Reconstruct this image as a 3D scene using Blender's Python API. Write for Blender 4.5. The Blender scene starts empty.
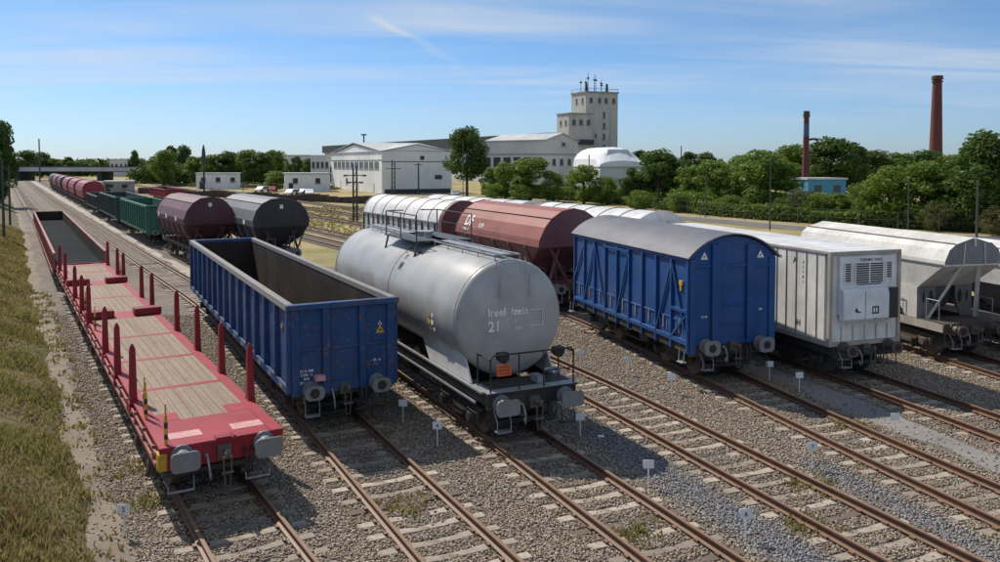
import bpy, bmesh, math, random
import numpy as np
from mathutils import Vector, Matrix
R = math.radians
random.seed(7); rng = np.random.default_rng(11)
C = bpy.context.scene.collection
sc = bpy.context.scene

# ------------------------------------------------------------------ camera, sky, sun
CAM_H = 6.8
cam = bpy.data.objects.new('camera', bpy.data.cameras.new('camera')); C.objects.link(cam)
cam.location = (0, 0, CAM_H); cam.rotation_euler = (R(90 - 2.5), 0, 0)
cam.data.sensor_width = 36; cam.data.sensor_fit = 'HORIZONTAL'
cam.data.lens = 36 * .820
cam.data.shift_y = -0.0822
cam.data.clip_start = .1; cam.data.clip_end = 6000
sc.camera = cam
SUN_AZ, SUN_EL = -46.0, 47.0          # degrees from +Y (negative: to the left), elevation
w = bpy.data.worlds.new('World'); sc.world = w; w.use_nodes = True
nt = w.node_tree; nt.nodes.clear()
def wn(t): return nt.nodes.new(t)
out = wn('ShaderNodeOutputWorld'); bg = wn('ShaderNodeBackground'); sky = wn('ShaderNodeTexSky')
sky.sky_type = 'NISHITA'; sky.sun_disc = False; sky.sun_elevation = R(SUN_EL); sky.sun_rotation = R(SUN_AZ)
sky.altitude = 50; sky.air_density = 1.0; sky.dust_density = .35; sky.ozone_density = 3.2
bg.inputs[1].default_value = .079
# thin cirrus: streaks laid out on a high cloud plane (direction / height)
tc = wn('ShaderNodeTexCoord'); sep = wn('ShaderNodeSeparateXYZ'); nt.links.new(tc.outputs['Generated'], sep.inputs[0])
def wm(op, a, b=None, clamp=False):
    n = wn('ShaderNodeMath'); n.operation = op; n.use_clamp = clamp
    for i, x in enumerate((a, b)):
        if x is None: continue
        if isinstance(x, (int, float)): n.inputs[i].default_value = x
        else: nt.links.new(x, n.inputs[i])
    return n.outputs[0]
zc = wm('ADD', wm('MAXIMUM', sep.outputs[2], 0.0), .06)
cx = wm('DIVIDE', sep.outputs[0], zc); cy = wm('DIVIDE', sep.outputs[1], zc)
comb = wn('ShaderNodeCombineXYZ'); nt.links.new(cx, comb.inputs[0]); nt.links.new(cy, comb.inputs[1])
mp = wn('ShaderNodeMapping'); mp.inputs['Rotation'].default_value = (0, 0, R(24)); mp.inputs['Scale'].default_value = (.35, 1.5, 1)
mp.inputs['Location'].default_value = (3.1, .4, 0)
nt.links.new(comb.outputs[0], mp.inputs[0])
nz = wn('ShaderNodeTexNoise'); nz.inputs['Scale'].default_value = .75; nz.inputs['Detail'].default_value = 9; nz.inputs['Roughness'].default_value = .58
nz.inputs['Distortion'].default_value = .9
nt.links.new(mp.outputs[0], nz.inputs['Vector'])
nz2 = wn('ShaderNodeTexNoise'); nz2.inputs['Scale'].default_value = .42; nz2.inputs['Detail'].default_value = 3
nt.links.new(comb.outputs[0], nz2.inputs['Vector'])
cr = wn('ShaderNodeMapRange'); cr.inputs['From Min'].default_value = .36; cr.inputs['From Max'].default_value = .70; nt.links.new(nz.outputs[0], cr.inputs[0])
cr2 = wn('ShaderNodeMapRange'); cr2.inputs['From Min'].default_value = .32; cr2.inputs['From Max'].default_value = .60; nt.links.new(nz2.outputs[0], cr2.inputs[0])
hz = wn('ShaderNodeMapRange'); hz.inputs['From Min'].default_value = .03; hz.inputs['From Max'].default_value = .13; nt.links.new(sep.outputs[2], hz.inputs[0])
cl = wm('MULTIPLY', wm('MULTIPLY', wm('MULTIPLY', cr.outputs[0], cr2.outputs[0]), hz.outputs[0]), .95, True)
# one thin straight vapour trail
ta = wm('DIVIDE', sep.outputs[0], wm('MAXIMUM', sep.outputs[1], .05)); tb = wm('DIVIDE', sep.outputs[2], wm('MAXIMUM', sep.outputs[1], .05))
dx_, dy_ = .122, -.077; Lq = math.hypot(dx_, dy_)
pa = wm('SUBTRACT', ta, -.165); pb = wm('SUBTRACT', tb, .186)
al_ = wm('DIVIDE', wm('ADD', wm('MULTIPLY', pa, dx_ / Lq), wm('MULTIPLY', pb, dy_ / Lq)), Lq)
pe_ = wm('ABSOLUTE', wm('ADD', wm('ADD', wm('MULTIPLY', pa, -dy_ / Lq), wm('MULTIPLY', pb, dx_ / Lq)), wm('MULTIPLY', wm('SUBTRACT', nz.outputs[0], .5), .03)))
trail = wm('SUBTRACT', 1., wm('DIVIDE', pe_, .007), True)
trail = wm('MULTIPLY', trail, wm('MULTIPLY', wm('MULTIPLY', al_, 4., True), wm('MULTIPLY', wm('SUBTRACT', 1.1, al_), 1.6, True)), True)
cl = wm('ADD', cl, wm('MULTIPLY', wm('MULTIPLY', trail, nz.outputs[0]), .75), True)
mx = wn('ShaderNodeMix'); mx.data_type = 'RGBA'
tn = wn('ShaderNodeMix'); tn.data_type = 'RGBA'; tn.blend_type = 'MULTIPLY'; tn.inputs[0].default_value = 1
hr_ = wn('ShaderNodeMapRange'); hr_.inputs['From Min'].default_value = 0; hr_.inputs['From Max'].default_value = .30; hr_.interpolation_type = 'SMOOTHSTEP'; nt.links.new(sep.outputs[2], hr_.inputs[0])
tc_ = wn('ShaderNodeMix'); tc_.data_type = 'RGBA'; nt.links.new(hr_.outputs[0], tc_.inputs[0]); tc_.inputs[6].default_value = (.86, 1.12, 1.62, 1); tc_.inputs[7].default_value = (.78, 1.08, 1.26, 1)
nt.links.new(sky.outputs[0], tn.inputs[6]); nt.links.new(tc_.outputs[2], tn.inputs[7])
nt.links.new(cl, mx.inputs[0]); nt.links.new(tn.outputs[2], mx.inputs[6]); mx.inputs[7].default_value = (8.6, 9.2, 9.8, 1)
nt.links.new(mx.outputs[2], bg.inputs[0]); nt.links.new(bg.outputs[0], out.inputs[0])
sd = bpy.data.lights.new('sun', 'SUN'); sd.energy = 5.0; sd.angle = R(.5); sd.color = (1, .92, .80)
so = bpy.data.objects.new('sun', sd); C.objects.link(so)
az, el = R(SUN_AZ), R(SUN_EL)
sdir = Vector((math.sin(az) * math.cos(el), math.cos(az) * math.cos(el), math.sin(el)))
so.rotation_euler = sdir.to_track_quat('Z', 'Y').to_euler(); so.location = sdir * 60
sc.view_settings.view_transform = 'Standard'; sc.view_settings.look = 'None'
sc.view_settings.exposure = 0; sc.view_settings.gamma = 1; sc.view_settings.use_curve_mapping = False
sc.render.engine = 'CYCLES'
sc.cycles.max_bounces = 6; sc.cycles.diffuse_bounces = 3; sc.cycles.glossy_bounces = 3; sc.cycles.transparent_max_bounces = 4

# ------------------------------------------------------------------ materials
class NB:
    def __init__(s, name):
        s.m = bpy.data.materials.new(name); s.m.use_nodes = True; s.t = s.m.node_tree
        s.b = s.t.nodes['Principled BSDF']; s.c = None
    def n(s, t, **k):
        n = s.t.nodes.new(t)
        for a, v in k.items(): setattr(n, a, v)
        return n
    def l(s, a, b): s.t.links.new(a, b)
    def coord(s, scale=(1, 1, 1), rot=(0, 0, 0)):
        if s.c is None: s.c = s.n('ShaderNodeTexCoord')
        m = s.n('ShaderNodeMapping'); m.inputs['Scale'].default_value = scale; m.inputs['Rotation'].default_value = rot
        s.l(s.c.outputs['Object'], m.inputs[0]); return m.outputs[0]
    def noise(s, scale, detail=4, rough=.6, map=(1, 1, 1), dist=0):
        n = s.n('ShaderNodeTexNoise'); n.inputs['Scale'].default_value = scale; n.inputs['Detail'].default_value = detail
        n.inputs['Roughness'].default_value = rough; n.inputs['Distortion'].default_value = dist
        s.l(s.coord(map), n.inputs['Vector']); return n.outputs[0]
    def vor(s, scale, map=(1, 1, 1), feature='F1', out='Distance'):
        n = s.n('ShaderNodeTexVoronoi'); n.feature = feature; n.inputs['Scale'].default_value = scale
        s.l(s.coord(map), n.inputs['Vector']); return n.outputs[out]
    def rng(s, x, a, b, c=0., d=1.):
        n = s.n('ShaderNodeMapRange'); s.l(x, n.inputs[0])
        for i, v in zip((1, 2, 3, 4), (a, b, c, d)): n.inputs[i].default_value = v
        return n.outputs[0]
    def math(s, op, a, b):
        n = s.n('ShaderNodeMath', operation=op)
        for i, x in enumerate((a, b)):
            if isinstance(x, (int, float)): n.inputs[i].default_value = x
            else: s.l(x, n.inputs[i])
        return n.outputs[0]
    def mix(s, f, a, b):
        n = s.n('ShaderNodeMix', data_type='RGBA')
        for i, x in ((0, f), (6, a), (7, b)):
            if isinstance(x, (int, float)): n.inputs[i].default_value = x
            elif isinstance(x, tuple): n.inputs[i].default_value = (*x[:3], 1)
            else: s.l(x, n.inputs[i])
        return n.outputs[2]
    def bump(s, h, strength=.3, dist=.02):
        n = s.n('ShaderNodeBump'); n.inputs['Strength'].default_value = strength; n.inputs['Distance'].default_value = dist
        s.l(h, n.inputs['Height']); s.l(n.outputs[0], s.b.inputs['Normal'])
    def done(s, col, rough=.6, metal=0., spec=.5):
        if isinstance(col, tuple): s.b.inputs['Base Color'].default_value = (*col[:3], 1)
        else: s.l(col, s.b.inputs['Base Color'])
        if isinstance(rough, float): s.b.inputs['Roughness'].default_value = rough
        else: s.l(rough, s.b.inputs['Roughness'])
        s.b.inputs['Metallic'].default_value = metal; s.b.inputs['Specular IOR Level'].default_value = spec
        return s.m
def sc3(c, k): return tuple(min(1, x * k) for x in c)
def paint(name, col, rust=.25, dirt=.4, rough=.45, rustcol=(.13, .055, .03), streak=True, spec=.35, scuff=0.):
    """weathered wagon paint: faded patches, vertical grime streaks, small rust blooms"""
    b = NB(name)
    fade = b.rng(b.noise(.9, 5), .35, .7)
    c = b.mix(fade, sc3(col, .82), sc3(col, 1.18))
    gr = b.rng(b.noise(3.2, 6, .65, (2.2, 2.2, .35) if streak else (1, 1, 1)), .48, .78, 0, dirt)
    c = b.mix(gr, c, tuple(x * .35 + .045 for x in col))
    dust = b.rng(b.noise(.55, 3), .4, .8, 0, dirt * .45)
    c = b.mix(dust, c, (.24, .21, .18))
    if scuff:
        sc_ = b.rng(b.noise(7.5, 7, .8, (1.3, 1.3, .5)), .60, .66, 0, scuff)
        sc_ = b.math('MULTIPLY', sc_, b.rng(b.noise(.8, 3), .42, .58))
        c = b.mix(sc_, c, (.30, .31, .34))
    r0 = b.noise(5.5, 8, .72); lo = .74 - .22 * rust
    rm = b.rng(r0, lo, lo + .05)
    c = b.mix(b.math('MULTIPLY', rm, .85), c, b.mix(b.rng(b.noise(22, 4), .3, .7), rustcol, sc3(rustcol, 2.1)))
    b.bump(b.noise(26, 5), .12, .006)
    rg = b.math('ADD', b.math('MULTIPLY', gr, .3), b.math('ADD', b.math('MULTIPLY', rm, .35), rough))
    return b.done(c, rg, spec=spec)
M = {}
M['blue_gondola'] = paint('blue_gondola_paint', (.010, .060, .185), .75, .5, .5, scuff=.75)
M['blue_van'] = paint('blue_van_paint', (.007, .070, .245), .3, .40, .46, scuff=.55)
M['van_roof'] = paint('van_roof_grey', (.13, .13, .155), .15, .45, .5, streak=False)
M['tank'] = paint('tank_grey', (.385, .38, .375), .05, .12, .36)
M['white_steel'] = paint('white_steel', (.66, .66, .64), .15, .5, .45)
M['black_frame'] = paint('underframe_black', (.028, .026, .025), .4, .5, .6)
M['brown_frame'] = paint('underframe_brown', (.075, .055, .048), .5, .6, .7)
M['red'] = paint('flatcar_red', (.31, .010, .024), .45, .25, .55, scuff=.25)
M['dark_red'] = paint('stake_red', (.24, .010, .018), .25, .22, .48)
M['hopper_brown'] = paint('hopper_brown', (.30, .095, .072), .2, .35, .5, streak=True)
M['maroon'] = paint('hopper_maroon', (.145, .055, .065), .3, .55, .5)
M['grey_hopper'] = paint('hopper_grey', (.17, .175, .185), .25, .6, .5)
M['pale_hopper'] = paint('hopper_pale', (.62, .60, .56), .3, .5, .5)
M['pale_roof'] = paint('pale_roof', (.66, .66, .66), .2, .5, .5, streak=False)
M['container'] = paint('container_white', (.74, .72, .67), .3, .4, .45)
M['container_frame'] = paint('container_frame', (.42, .38, .33), .6, .6, .5)
M['reefer'] = paint('cooling_unit_white', (.74, .75, .77), .05, .15, .4)
M['white_arch'] = paint('sliding_roof_white', (.74, .71, .70), .25, .6, .42)
M['green'] = paint('gondola_green', (.025, .14, .085), .3, .45, .45)
M['dark_green'] = paint('gondola_dark_green', (.03, .055, .05), .3, .45, .5)
M['far_red'] = paint('far_hopper_red', (.26, .03, .05), .1, .3, .45)
M['far_dark'] = paint('far_wagon_dark', (.06, .035, .04), .2, .4, .5)
M['pink_side'] = paint('faded_red_side', (.36, .12, .12), .4, .6, .5)
M['inner'] = paint('gondola_inner_rust', (.040, .031, .028), .45, .4, .8, (.09, .05, .035), spec=.08)
M['inner_blue'] = paint('well_floor', (.013, .016, .020), .2, .12, .85, spec=.05)
M['buffer'] = paint('buffer_steel', (.22, .225, .235), .2, .4, .38)
M['steel'] = paint('wheel_steel', (.10, .085, .075), .5, .5, .5)
def simple(name, col, rough=.6, metal=0., var=.2, scale=6, spec=.5):
    b = NB(name); c = b.mix(b.rng(b.noise(scale, 4), .3, .7), sc3(col, 1 - var), sc3(col, 1 + var)); return b.done(c, rough, metal, spec)
M['grease'] = simple('buffer_grease', (.012, .012, .012), .35)
M['yellow'] = simple('yellow_mark', (.55, .33, .03), .5)
M['white_mark'] = simple('white_lettering', (.8, .8, .78), .6)
M['black_mark'] = simple('black_lettering', (.03, .03, .035), .6)
M['orange'] = simple('orange_plate', (.55, .10, .03), .5)
M['dark_grille'] = simple('dark_grille', (.02, .02, .022), .5)
M['rubber'] = simple('rubber_hose', (.03, .03, .03), .6)
M['pink_tag'] = simple('pink_tag', (.55, .28, .28), .7)
M['sign_white'] = simple('sign_white', (.72, .74, .76), .5, var=.08)
M['galv'] = simple('galvanised', (.30, .31, .33), .45, .3)
M['wire'] = simple('fence_wire', (.09, .095, .09), .6)
M['mast'] = simple('mast_dark', (.05, .055, .06), .6)
M['concrete'] = simple('concrete', (.32, .31, .29), .85, var=.25, scale=.8)
M['glass'] = simple('window_dark', (.05, .06, .07), .15)
def wood_mat():
    b = NB('deck_planks')
    # planks run along the wagon (x); seams every 0.2 m across
    w_ = b.n('ShaderNodeTexWave', bands_direction='Y', wave_profile='SAW'); w_.inputs['Scale'].default_value = 1.52
    b.l(b.coord(), w_.inputs['Vector'])
    pv = b.noise(1., 2, .9, (.12, 5.1, .3))
    seam = b.rng(w_.outputs[0], .0, .11, 1, 0)
    grain = b.noise(6, 8, .7, (.6, 14, 1)); big = b.noise(.8, 4)
    c = b.mix(b.rng(grain, .3, .7), (.17, .115, .075), (.42, .32, .235))
    c = b.mix(b.rng(big, .35, .75, 0, .6), c, (.26, .19, .145))
    c = b.mix(b.rng(pv, .45, .72, 0, .55), c, (.15, .11, .085))
    c = b.mix(b.rng(b.noise(2.6, 5, .7), .58, .70, 0, .6), c, (.11, .08, .065))
    c = b.mix(b.math('MULTIPLY', seam, .85), c, (.05, .035, .028))
    b.bump(b.math('SUBTRACT', grain, seam), .5, .01)
    return b.done(c, .85)
M['wood'] = wood_mat()
def ballast_mat(name, c1, c2, c3, size=18.):
    b = NB(name)
    v = b.n('ShaderNodeTexVoronoi'); v.inputs['Scale'].default_value = size; b.l(b.coord(), v.inputs['Vector'])
    s_ = b.n('ShaderNodeSeparateColor'); b.l(v.outputs['Color'], s_.inputs[0])
    c = b.mix(s_.outputs[0], c1, c2)
    c = b.mix(b.rng(s_.outputs[1], .75, .95), c, c3)
    patch = b.rng(b.noise(.22, 5), .42, .6)
    c = b.mix(b.math('MULTIPLY', patch, .5), c, (.13, .12, .125))
    pb = b.rng(b.noise(.5, 4, map=(1, 1, 2)), .52, .68)
    c = b.mix(b.math('MULTIPLY', pb, .5), c, (.19, .13, .085))
    dk = b.rng(v.outputs['Distance'], .25, .62)
    c = b.mix(b.math('MULTIPLY', dk, .55), c, (.035, .03, .027))  # gaps between stones shaded in the colour
    h = b.math('ADD', b.math('MULTIPLY', v.outputs['Distance'], -1.), b.noise(60, 3))
    b.bump(h, .9, .03)
    return b.done(c, .9)
M['ballast'] = ballast_mat('ballast', (.22, .17, .13), (.36, .30, .24), (.46, .41, .35))
def stone_mat():
    b = NB('ballast_stone')
    g = b.n('ShaderNodeNewGeometry'); r = g.outputs['Random Per Island']
    c = b.mix(r, (.20, .158, .115), (.42, .345, .265))
    r2 = b.math('FRACT', b.math('MULTIPLY', r, 17.3), 0)
    c = b.mix(b.rng(r2, .85, .93), c, (.46, .42, .37))
    c = b.mix(b.rng(r2, .0, .25, .8, 0), c, (.20, .125, .075))
    at = b.n('ShaderNodeAttribute', attribute_name='gravel_kind'); s_ = b.n('ShaderNodeSeparateColor'); b.l(at.outputs['Color'], s_.inputs[0])
    c = b.mix(s_.outputs[0], c, b.mix(r, (.10, .11, .135), (.27, .29, .33)))
    c = b.mix(s_.outputs[1], c, b.mix(r, (.13, .075, .04), (.30, .19, .11)))
    c = b.mix(s_.outputs[2], c, (.045, .038, .033))
    return b.done(c, .85)
M['stone'] = stone_mat()
def soil_mat(name, a, b_, c_, sc_=.25, fine=9):
    b = NB(name)
    c = b.mix(b.rng(b.noise(sc_, 6), .38, .64), a, b_)
    c = b.mix(b.rng(b.noise(fine, 6, .7), .45, .75, 0, .7), c, c_)
    b.bump(b.noise(fine * 2, 6, .7), .6, .04)
    return b.done(c, .95)
M['field'] = soil_mat('dry_field', (.20, .185, .06), (.43, .31, .15), (.13, .14, .04), .11, 2.5)
M['path'] = soil_mat('trodden_path', (.25, .20, .155), (.18, .145, .11), (.33, .275, .22), .6, 22)
M['service'] = soil_mat('service_way', (.19, .18, .175), (.25, .235, .22), (.33, .30, .28), .5, 18)
M['pale_strip'] = soil_mat('pale_gravel', (.42, .38, .33), (.27, .24, .21), (.5, .47, .42), .35, 3)
M['bank_soil'] = soil_mat('bank_turf', (.10, .09, .035), (.17, .13, .06), (.06, .065, .02), .7, 14)
M['road'] = soil_mat('asphalt', (.12, .112, .10), (.17, .155, .135), (.09, .085, .08), .4, 6)
M['kerb'] = simple('kerb_concrete', (.42, .40, .36), .9)
def sleeper_mat():
    b = NB('concrete_sleeper')
    oi = b.n('ShaderNodeObjectInfo')
    c = b.mix(oi.outputs['Random'], (.24, .205, .165), (.46, .40, .33))
    rn = b.math('FRACT', b.math('MULTIPLY', oi.outputs['Random'], 37.7), 0)
    c = b.mix(b.rng(rn, .86, .88), c, (.12, .095, .075))
    c = b.mix(b.rng(b.noise(3, 5, .7, (1, .5, 1)), .5, .62, 0, .5), c, (.17, .115, .075))
    c = b.mix(b.rng(b.noise(7, 6), .45, .75, 0, .7), c, (.15, .115, .085))
    b.bump(b.noise(40, 4), .3, .01); return b.done(c, .9)
M['sleeper'] = sleeper_mat()
def rail_mat():
    b = NB('rusty_rail')
    c = b.mix(b.rng(b.noise(4, 7, .7), .3, .7), (.075, .036, .022), (.15, .075, .045))
    c = b.mix(b.rng(b.noise(1.3, 3), .55, .7, 0, .6), c, (.07, .05, .04))
    g = b.n('ShaderNodeNewGeometry'); s_ = b.n('ShaderNodeSeparateXYZ'); b.l(g.outputs['Normal'], s_.inputs[0])
    top = b.rng(s_.outputs[2], .9, .98)
    c = b.mix(b.math('MULTIPLY', top, .6), c, (.30, .19, .13))
    return b.done(c, .55)
M['rail'] = rail_mat()
def leaf_mat(name, a, b_, c_):
    b = NB(name)
    g = b.n('ShaderNodeNewGeometry'); oi = b.n('ShaderNodeObjectInfo')
    c = b.mix(g.outputs['Random Per Island'], a, b_)
    c = b.mix(b.rng(b.noise(.7, 3), .45, .7), c, c_)
    if name == 'grass_blade':
        c = b.mix(b.rng(b.noise(.35, 5, .6), .46, .60, 0, .7), c, (.17, .19, .045)); c = b.mix(b.rng(b.noise(.55, 4, .6, (1.2, .8, 1)), .55, .66, 0, .75), c, (.23, .15, .075))
    c = b.mix(b.math('MULTIPLY', oi.outputs['Random'], .35), c, a)
    b.done(c, .55, spec=.3)
    tr = b.n('ShaderNodeBsdfTranslucent'); b.l(c, tr.inputs[0])
    ms = b.n('ShaderNodeMixShader'); ms.inputs[0].default_value = .42
    b.l(b.b.outputs[0], ms.inputs[1]); b.l(tr.outputs[0], ms.inputs[2])
    b.l(ms.outputs[0], b.t.nodes['Material Output'].inputs[0]); return b.m
M['leaf_dark'] = leaf_mat('leaf_dark', (.055, .10, .020), (.13, .20, .038), (.08, .14, .026))
M['leaf_mid'] = leaf_mat('leaf_mid', (.095, .16, .024), (.22, .31, .05), (.14, .22, .034))
M['leaf_light'] = leaf_mat('leaf_light', (.12, .19, .025), (.24, .33, .05), (.17, .26, .035))
M['leaf_dry'] = leaf_mat('leaf_dry', (.10, .115, .04), (.19, .155, .07), (.09, .13, .035))
M['bark'] = simple('bark', (.09, .07, .055), .9)
M['grass'] = leaf_mat('grass_blade', (.15, .15, .04), (.54, .42, .20), (.30, .215, .095))
M['brick'] = simple('chimney_brick', (.125, .038, .034), .85, var=.3, scale=2)
M['brick_blue'] = simple('chimney_blue', (.07, .12, .22), .8, var=.3, scale=2)
M['blue_wall'] = simple('blue_wall', (.07, .27, .42), .7)
def facade(name, col, dirt=.3):
    b = NB(name); c = b.mix(b.rng(b.noise(.12, 5), .35, .7), sc3(col, .85), sc3(col, 1.1))
    c = b.mix(b.rng(b.noise(.8, 6, .7, (1, 1, .15)), .5, .8, 0, dirt), c, sc3(col, .45)); return b.done(c, .85)
M['hall_white'] = facade('hall_white', (.80, .80, .79), .25)
M['hall_grey'] = facade('hall_grey', (.62, .62, .60), .4)
M['tower'] = facade('tower_concrete', (.52, .50, .47), .8)
M['roof_dark'] = simple('roof_dark', (.04, .045, .05), .7)
M['roof_light'] = simple('roof_light', (.45, .45, .45), .6, scale=.3)
M['membrane'] = facade('white_membrane', (.75, .76, .78), .1)
M['bridge'] = simple('bridge_concrete', (.45, .46, .48), .8, scale=.2)
M['bridge_dark'] = simple('bridge_shade_dark', (.05, .06, .065), .8, scale=.2)  # dark tone paints the shade under the bridge

# ------------------------------------------------------------------ mesh helpers
class MB:
    def __init__(s): s.v = []; s.f = []; s.mi = []
    def add(s, vs, fs, mi=0):
        o = len(s.v); s.v += [tuple(p) for p in vs]; s.f += [tuple(i + o for i in f) for f in fs]; s.mi += [mi] * len(fs); return s
    def box(s, x0, x1, y0, y1, z0, z1, mi=0):
        return s.hexa([(x0, y0, z0), (x1, y0, z0), (x1, y1, z0), (x0, y1, z0), (x0, y0, z1), (x1, y0, z1), (x1, y1, z1), (x0, y1, z1)], mi)
    def hexa(s, p, mi=0):
        return s.add(p, [(3, 2, 1, 0), (4, 5, 6, 7), (0, 1, 5, 4), (1, 2, 6, 5), (2, 3, 7, 6), (3, 0, 4, 7)], mi)
    def beam(s, p, q, w, h, mi=0, up=(0, 0, 1)):
        p, q = Vector(p), Vector(q); d = (q - p).normalized(); u = Vector(up)
        if abs(d.dot(u)) > .98: u = Vector((0, 1, 0))
        a = d.cross(u).normalized() * w / 2; b = a.cross(d).normalized() * h / 2
        return s.hexa([p - a - b, p + a - b, p + a + b, p - a + b, q - a - b, q + a - b, q + a + b, q - a + b][:4] + [q - a - b, q + a - b, q + a + b, q - a + b], mi)
    def tube(s, p, q, r, n=8, r2=None, mi=0):
        p, q = Vector(p), Vector(q); d = (q - p).normalized(); u = Vector((0, 0, 1)) if abs(d.z) < .95 else Vector((0, 1, 0))
        a = d.cross(u).normalized(); b = a.cross(d); r2 = r if r2 is None else r2
        vs = [p + (a * math.cos(t) + b * math.sin(t)) * r for t in [2 * math.pi * i / n for i in range(n)]]
        vs += [q + (a * math.cos(t) + b * math.sin(t)) * r2 for t in [2 * math.pi * i / n for i in range(n)]]
        fs = [(i, (i + 1) % n, n + (i + 1) % n, n + i) for i in range(n)] + [tuple(range(n))[::-1], tuple(range(n, 2 * n))]
        return s.add(vs, fs, mi)
    def path(s, pts, r, n=6, mi=0):
        for a, b in zip(pts[:-1], pts[1:]): s.tube(a, b, r, n, mi=mi)
        return s
    def prism_x(s, poly, x0, x1, mi=0, cap=None):
        """poly of (y,z) extruded along x"""
        n = len(poly); vs = [(x0, y, z) for y, z in poly] + [(x1, y, z) for y, z in poly]
        s.add(vs, [(i, (i + 1) % n, n + (i + 1) % n, n + i) for i in range(n)], mi)
        s.add(vs, [tuple(range(n))[::-1], tuple(range(n, 2 * n))], mi if cap is None else cap); return s
    def prism_y(s, poly, y0, y1, mi=0):
        n = len(poly); vs = [(x, y0, z) for x, z in poly] + [(x, y1, z) for x, z in poly]
        s.add(vs, [(i, (i + 1) % n, n + (i + 1) % n, n + i) for i in range(n)] + [tuple(range(n)), tuple(range(n, 2 * n))[::-1]], mi); return s
    def build(s, name, mats, parent=None, bevel=0, smooth=True, loc=None):
        me = bpy.data.meshes.new(name); me.from_pydata(s.v, [], s.f); me.update()
        for m in (mats if isinstance(mats, (list, tuple)) else [mats]): me.materials.append(m)
        me.polygons.foreach_set('material_index', s.mi)
        bm = bmesh.new(); bm.from_mesh(me); bmesh.ops.recalc_face_normals(bm, faces=bm.faces); bm.to_mesh(me); bm.free()
        if smooth:
            me.polygons.foreach_set('use_smooth', [True] * len(me.polygons)); me.set_sharp_from_angle(angle=R(32))
        o = bpy.data.objects.new(name, me); C.objects.link(o)
        if parent is not None: o.parent = parent
        if loc is not None: o.location = loc
        if bevel:
            b = o.modifiers.new('bevel', 'BEVEL'); b.width = bevel; b.segments = 1; b.limit_method = 'ANGLE'; b.angle_limit = R(40)
        return o
def tag(o, label, cat, group=None, kind=None):
    if label: o['label'] = label
    if cat: o['category'] = cat
    if group: o['group'] = group
    if kind: o['kind'] = kind
    return o
def thing(name, label, cat, loc=(0, 0, 0), rz=0, group=None):
    o = bpy.data.objects.new(name, None); C.objects.link(o); o.location = loc; o.rotation_euler = (0, 0, rz); o.empty_display_size = .3
    return tag(o, label, cat, group)
def dup(root, loc, rz, label=None, group=None, scale=None):
    r = root.copy(); C.objects.link(r); r.location = loc; r.rotation_euler = (0, 0, rz)
    if scale is not None: r.scale = scale
    if label: r['label'] = label
    if group: r['group'] = group
    for ch in list(root.children):
        c = ch.copy(); C.objects.link(c); c.parent = r
        for g in ch.children:
            d = g.copy(); C.objects.link(d); d.parent = c
    return r
def lettering(txt, size, origin, right, up, mat, parent, name='lettering', align='CENTER'):
    cu = bpy.data.curves.new('t', 'FONT'); cu.body = txt; cu.size = size; cu.align_x = align; cu.extrude = .001; cu.offset = size * .02
    o = bpy.data.objects.new('t', cu); C.objects.link(o); bpy.context.view_layer.update()
    me = bpy.data.meshes.new_from_object(o.evaluated_get(bpy.context.evaluated_depsgraph_get()))
    bpy.data.objects.remove(o)
    rt, up_ = Vector(right).normalized(), Vector(up).normalized(); nn = rt.cross(up_)
    m = Matrix((rt, up_, nn)).transposed().to_4x4(); m.translation = Vector(origin); me.transform(m)
    me.materials.clear(); me.materials.append(mat)
    ob = bpy.data.objects.new(name, me); C.objects.link(ob); ob.parent = parent; return ob

# ------------------------------------------------------------------ tracks (plan curves X(Y))
GZ = -.20     # ground level, rail head is z = 0
TR = {
 1: [(0, 4.4), (13.7, -3.99), (45, -23.1), (84, -46.3), (150, -86.6), (330, -196)],
 2: [(0, 6.6), (13.7, -.46), (21, -4.15), (38.5, -13.1), (56, -24.0), (84, -41.2), (150, -81.7), (330, -191)],
 3: [(0, 9.7), (13.7, 3.4), (20.9, .18), (31.4, -4.7), (45, -13.3), (55, -19.7), (69, -28.4), (330, -186)],
 4: [(0, 13.3), (13.7, 7.5), (19, 5.25), (25.1, 2.87), (35, -2.2), (43.5, -7.6), (52.5, -13.6), (69, -23.4), (330, -180)],
 5: [(0, 15.3), (13.7, 10.9), (19.5, 9.0), (25.3, 7.4), (35.5, 4.4), (38, 3.4), (47, -1.0), (49.7, -2.3), (61, -8.8), (330, -172)],
 6: [(0, 18.4), (20.3, 13.3), (25.8, 11.6), (37, 8.0), (47.5, 3.0), (59.5, -4.2), (330, -166)],
 7: [(0, 22.6), (28.5, 16.4), (36, 14.7), (47, 10.6), (60, 3.5), (330, -158)],
 8: [(0, 26.0), (28.5, 20.0), (36, 18.4), (47, 15.), (60, 9.0), (330, -150)],
 9: [(0, 36.0), (30, 28.0), (47, 21.), (60, 15.0), (330, -143)],
}
YS = np.arange(-6, 336, .5)
def smooth_curve(t):
    pts = np.array(TR[t]); y = np.arange(-40, 370, .5)
    x = np.interp(y, pts[:, 0], pts[:, 1])
    s0 = (pts[1, 1] - pts[0, 1]) / (pts[1, 0] - pts[0, 0]); x[y < 0] = pts[0, 1] + s0 * y[y < 0]
    s1 = (pts[-1, 1] - pts[-2, 1]) / (pts[-1, 0] - pts[-2, 0]); x[y > 330] = pts[-1, 1] + s1 * (y[y > 330] - 330)
    k = np.exp(-.5 * (np.arange(-16, 17) * .5 / 3.) ** 2); k /= k.sum()
    return y, np.convolve(x, k, 'same')
CURVE = {t: smooth_curve(t) for t in TR}
def tx(t, y): return float(np.interp(y, *CURVE[t]))
def tdir(t, y):
    d = Vector((tx(t, y + .5) - tx(t, y - .5), 1., 0)); return d.normalized()
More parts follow.
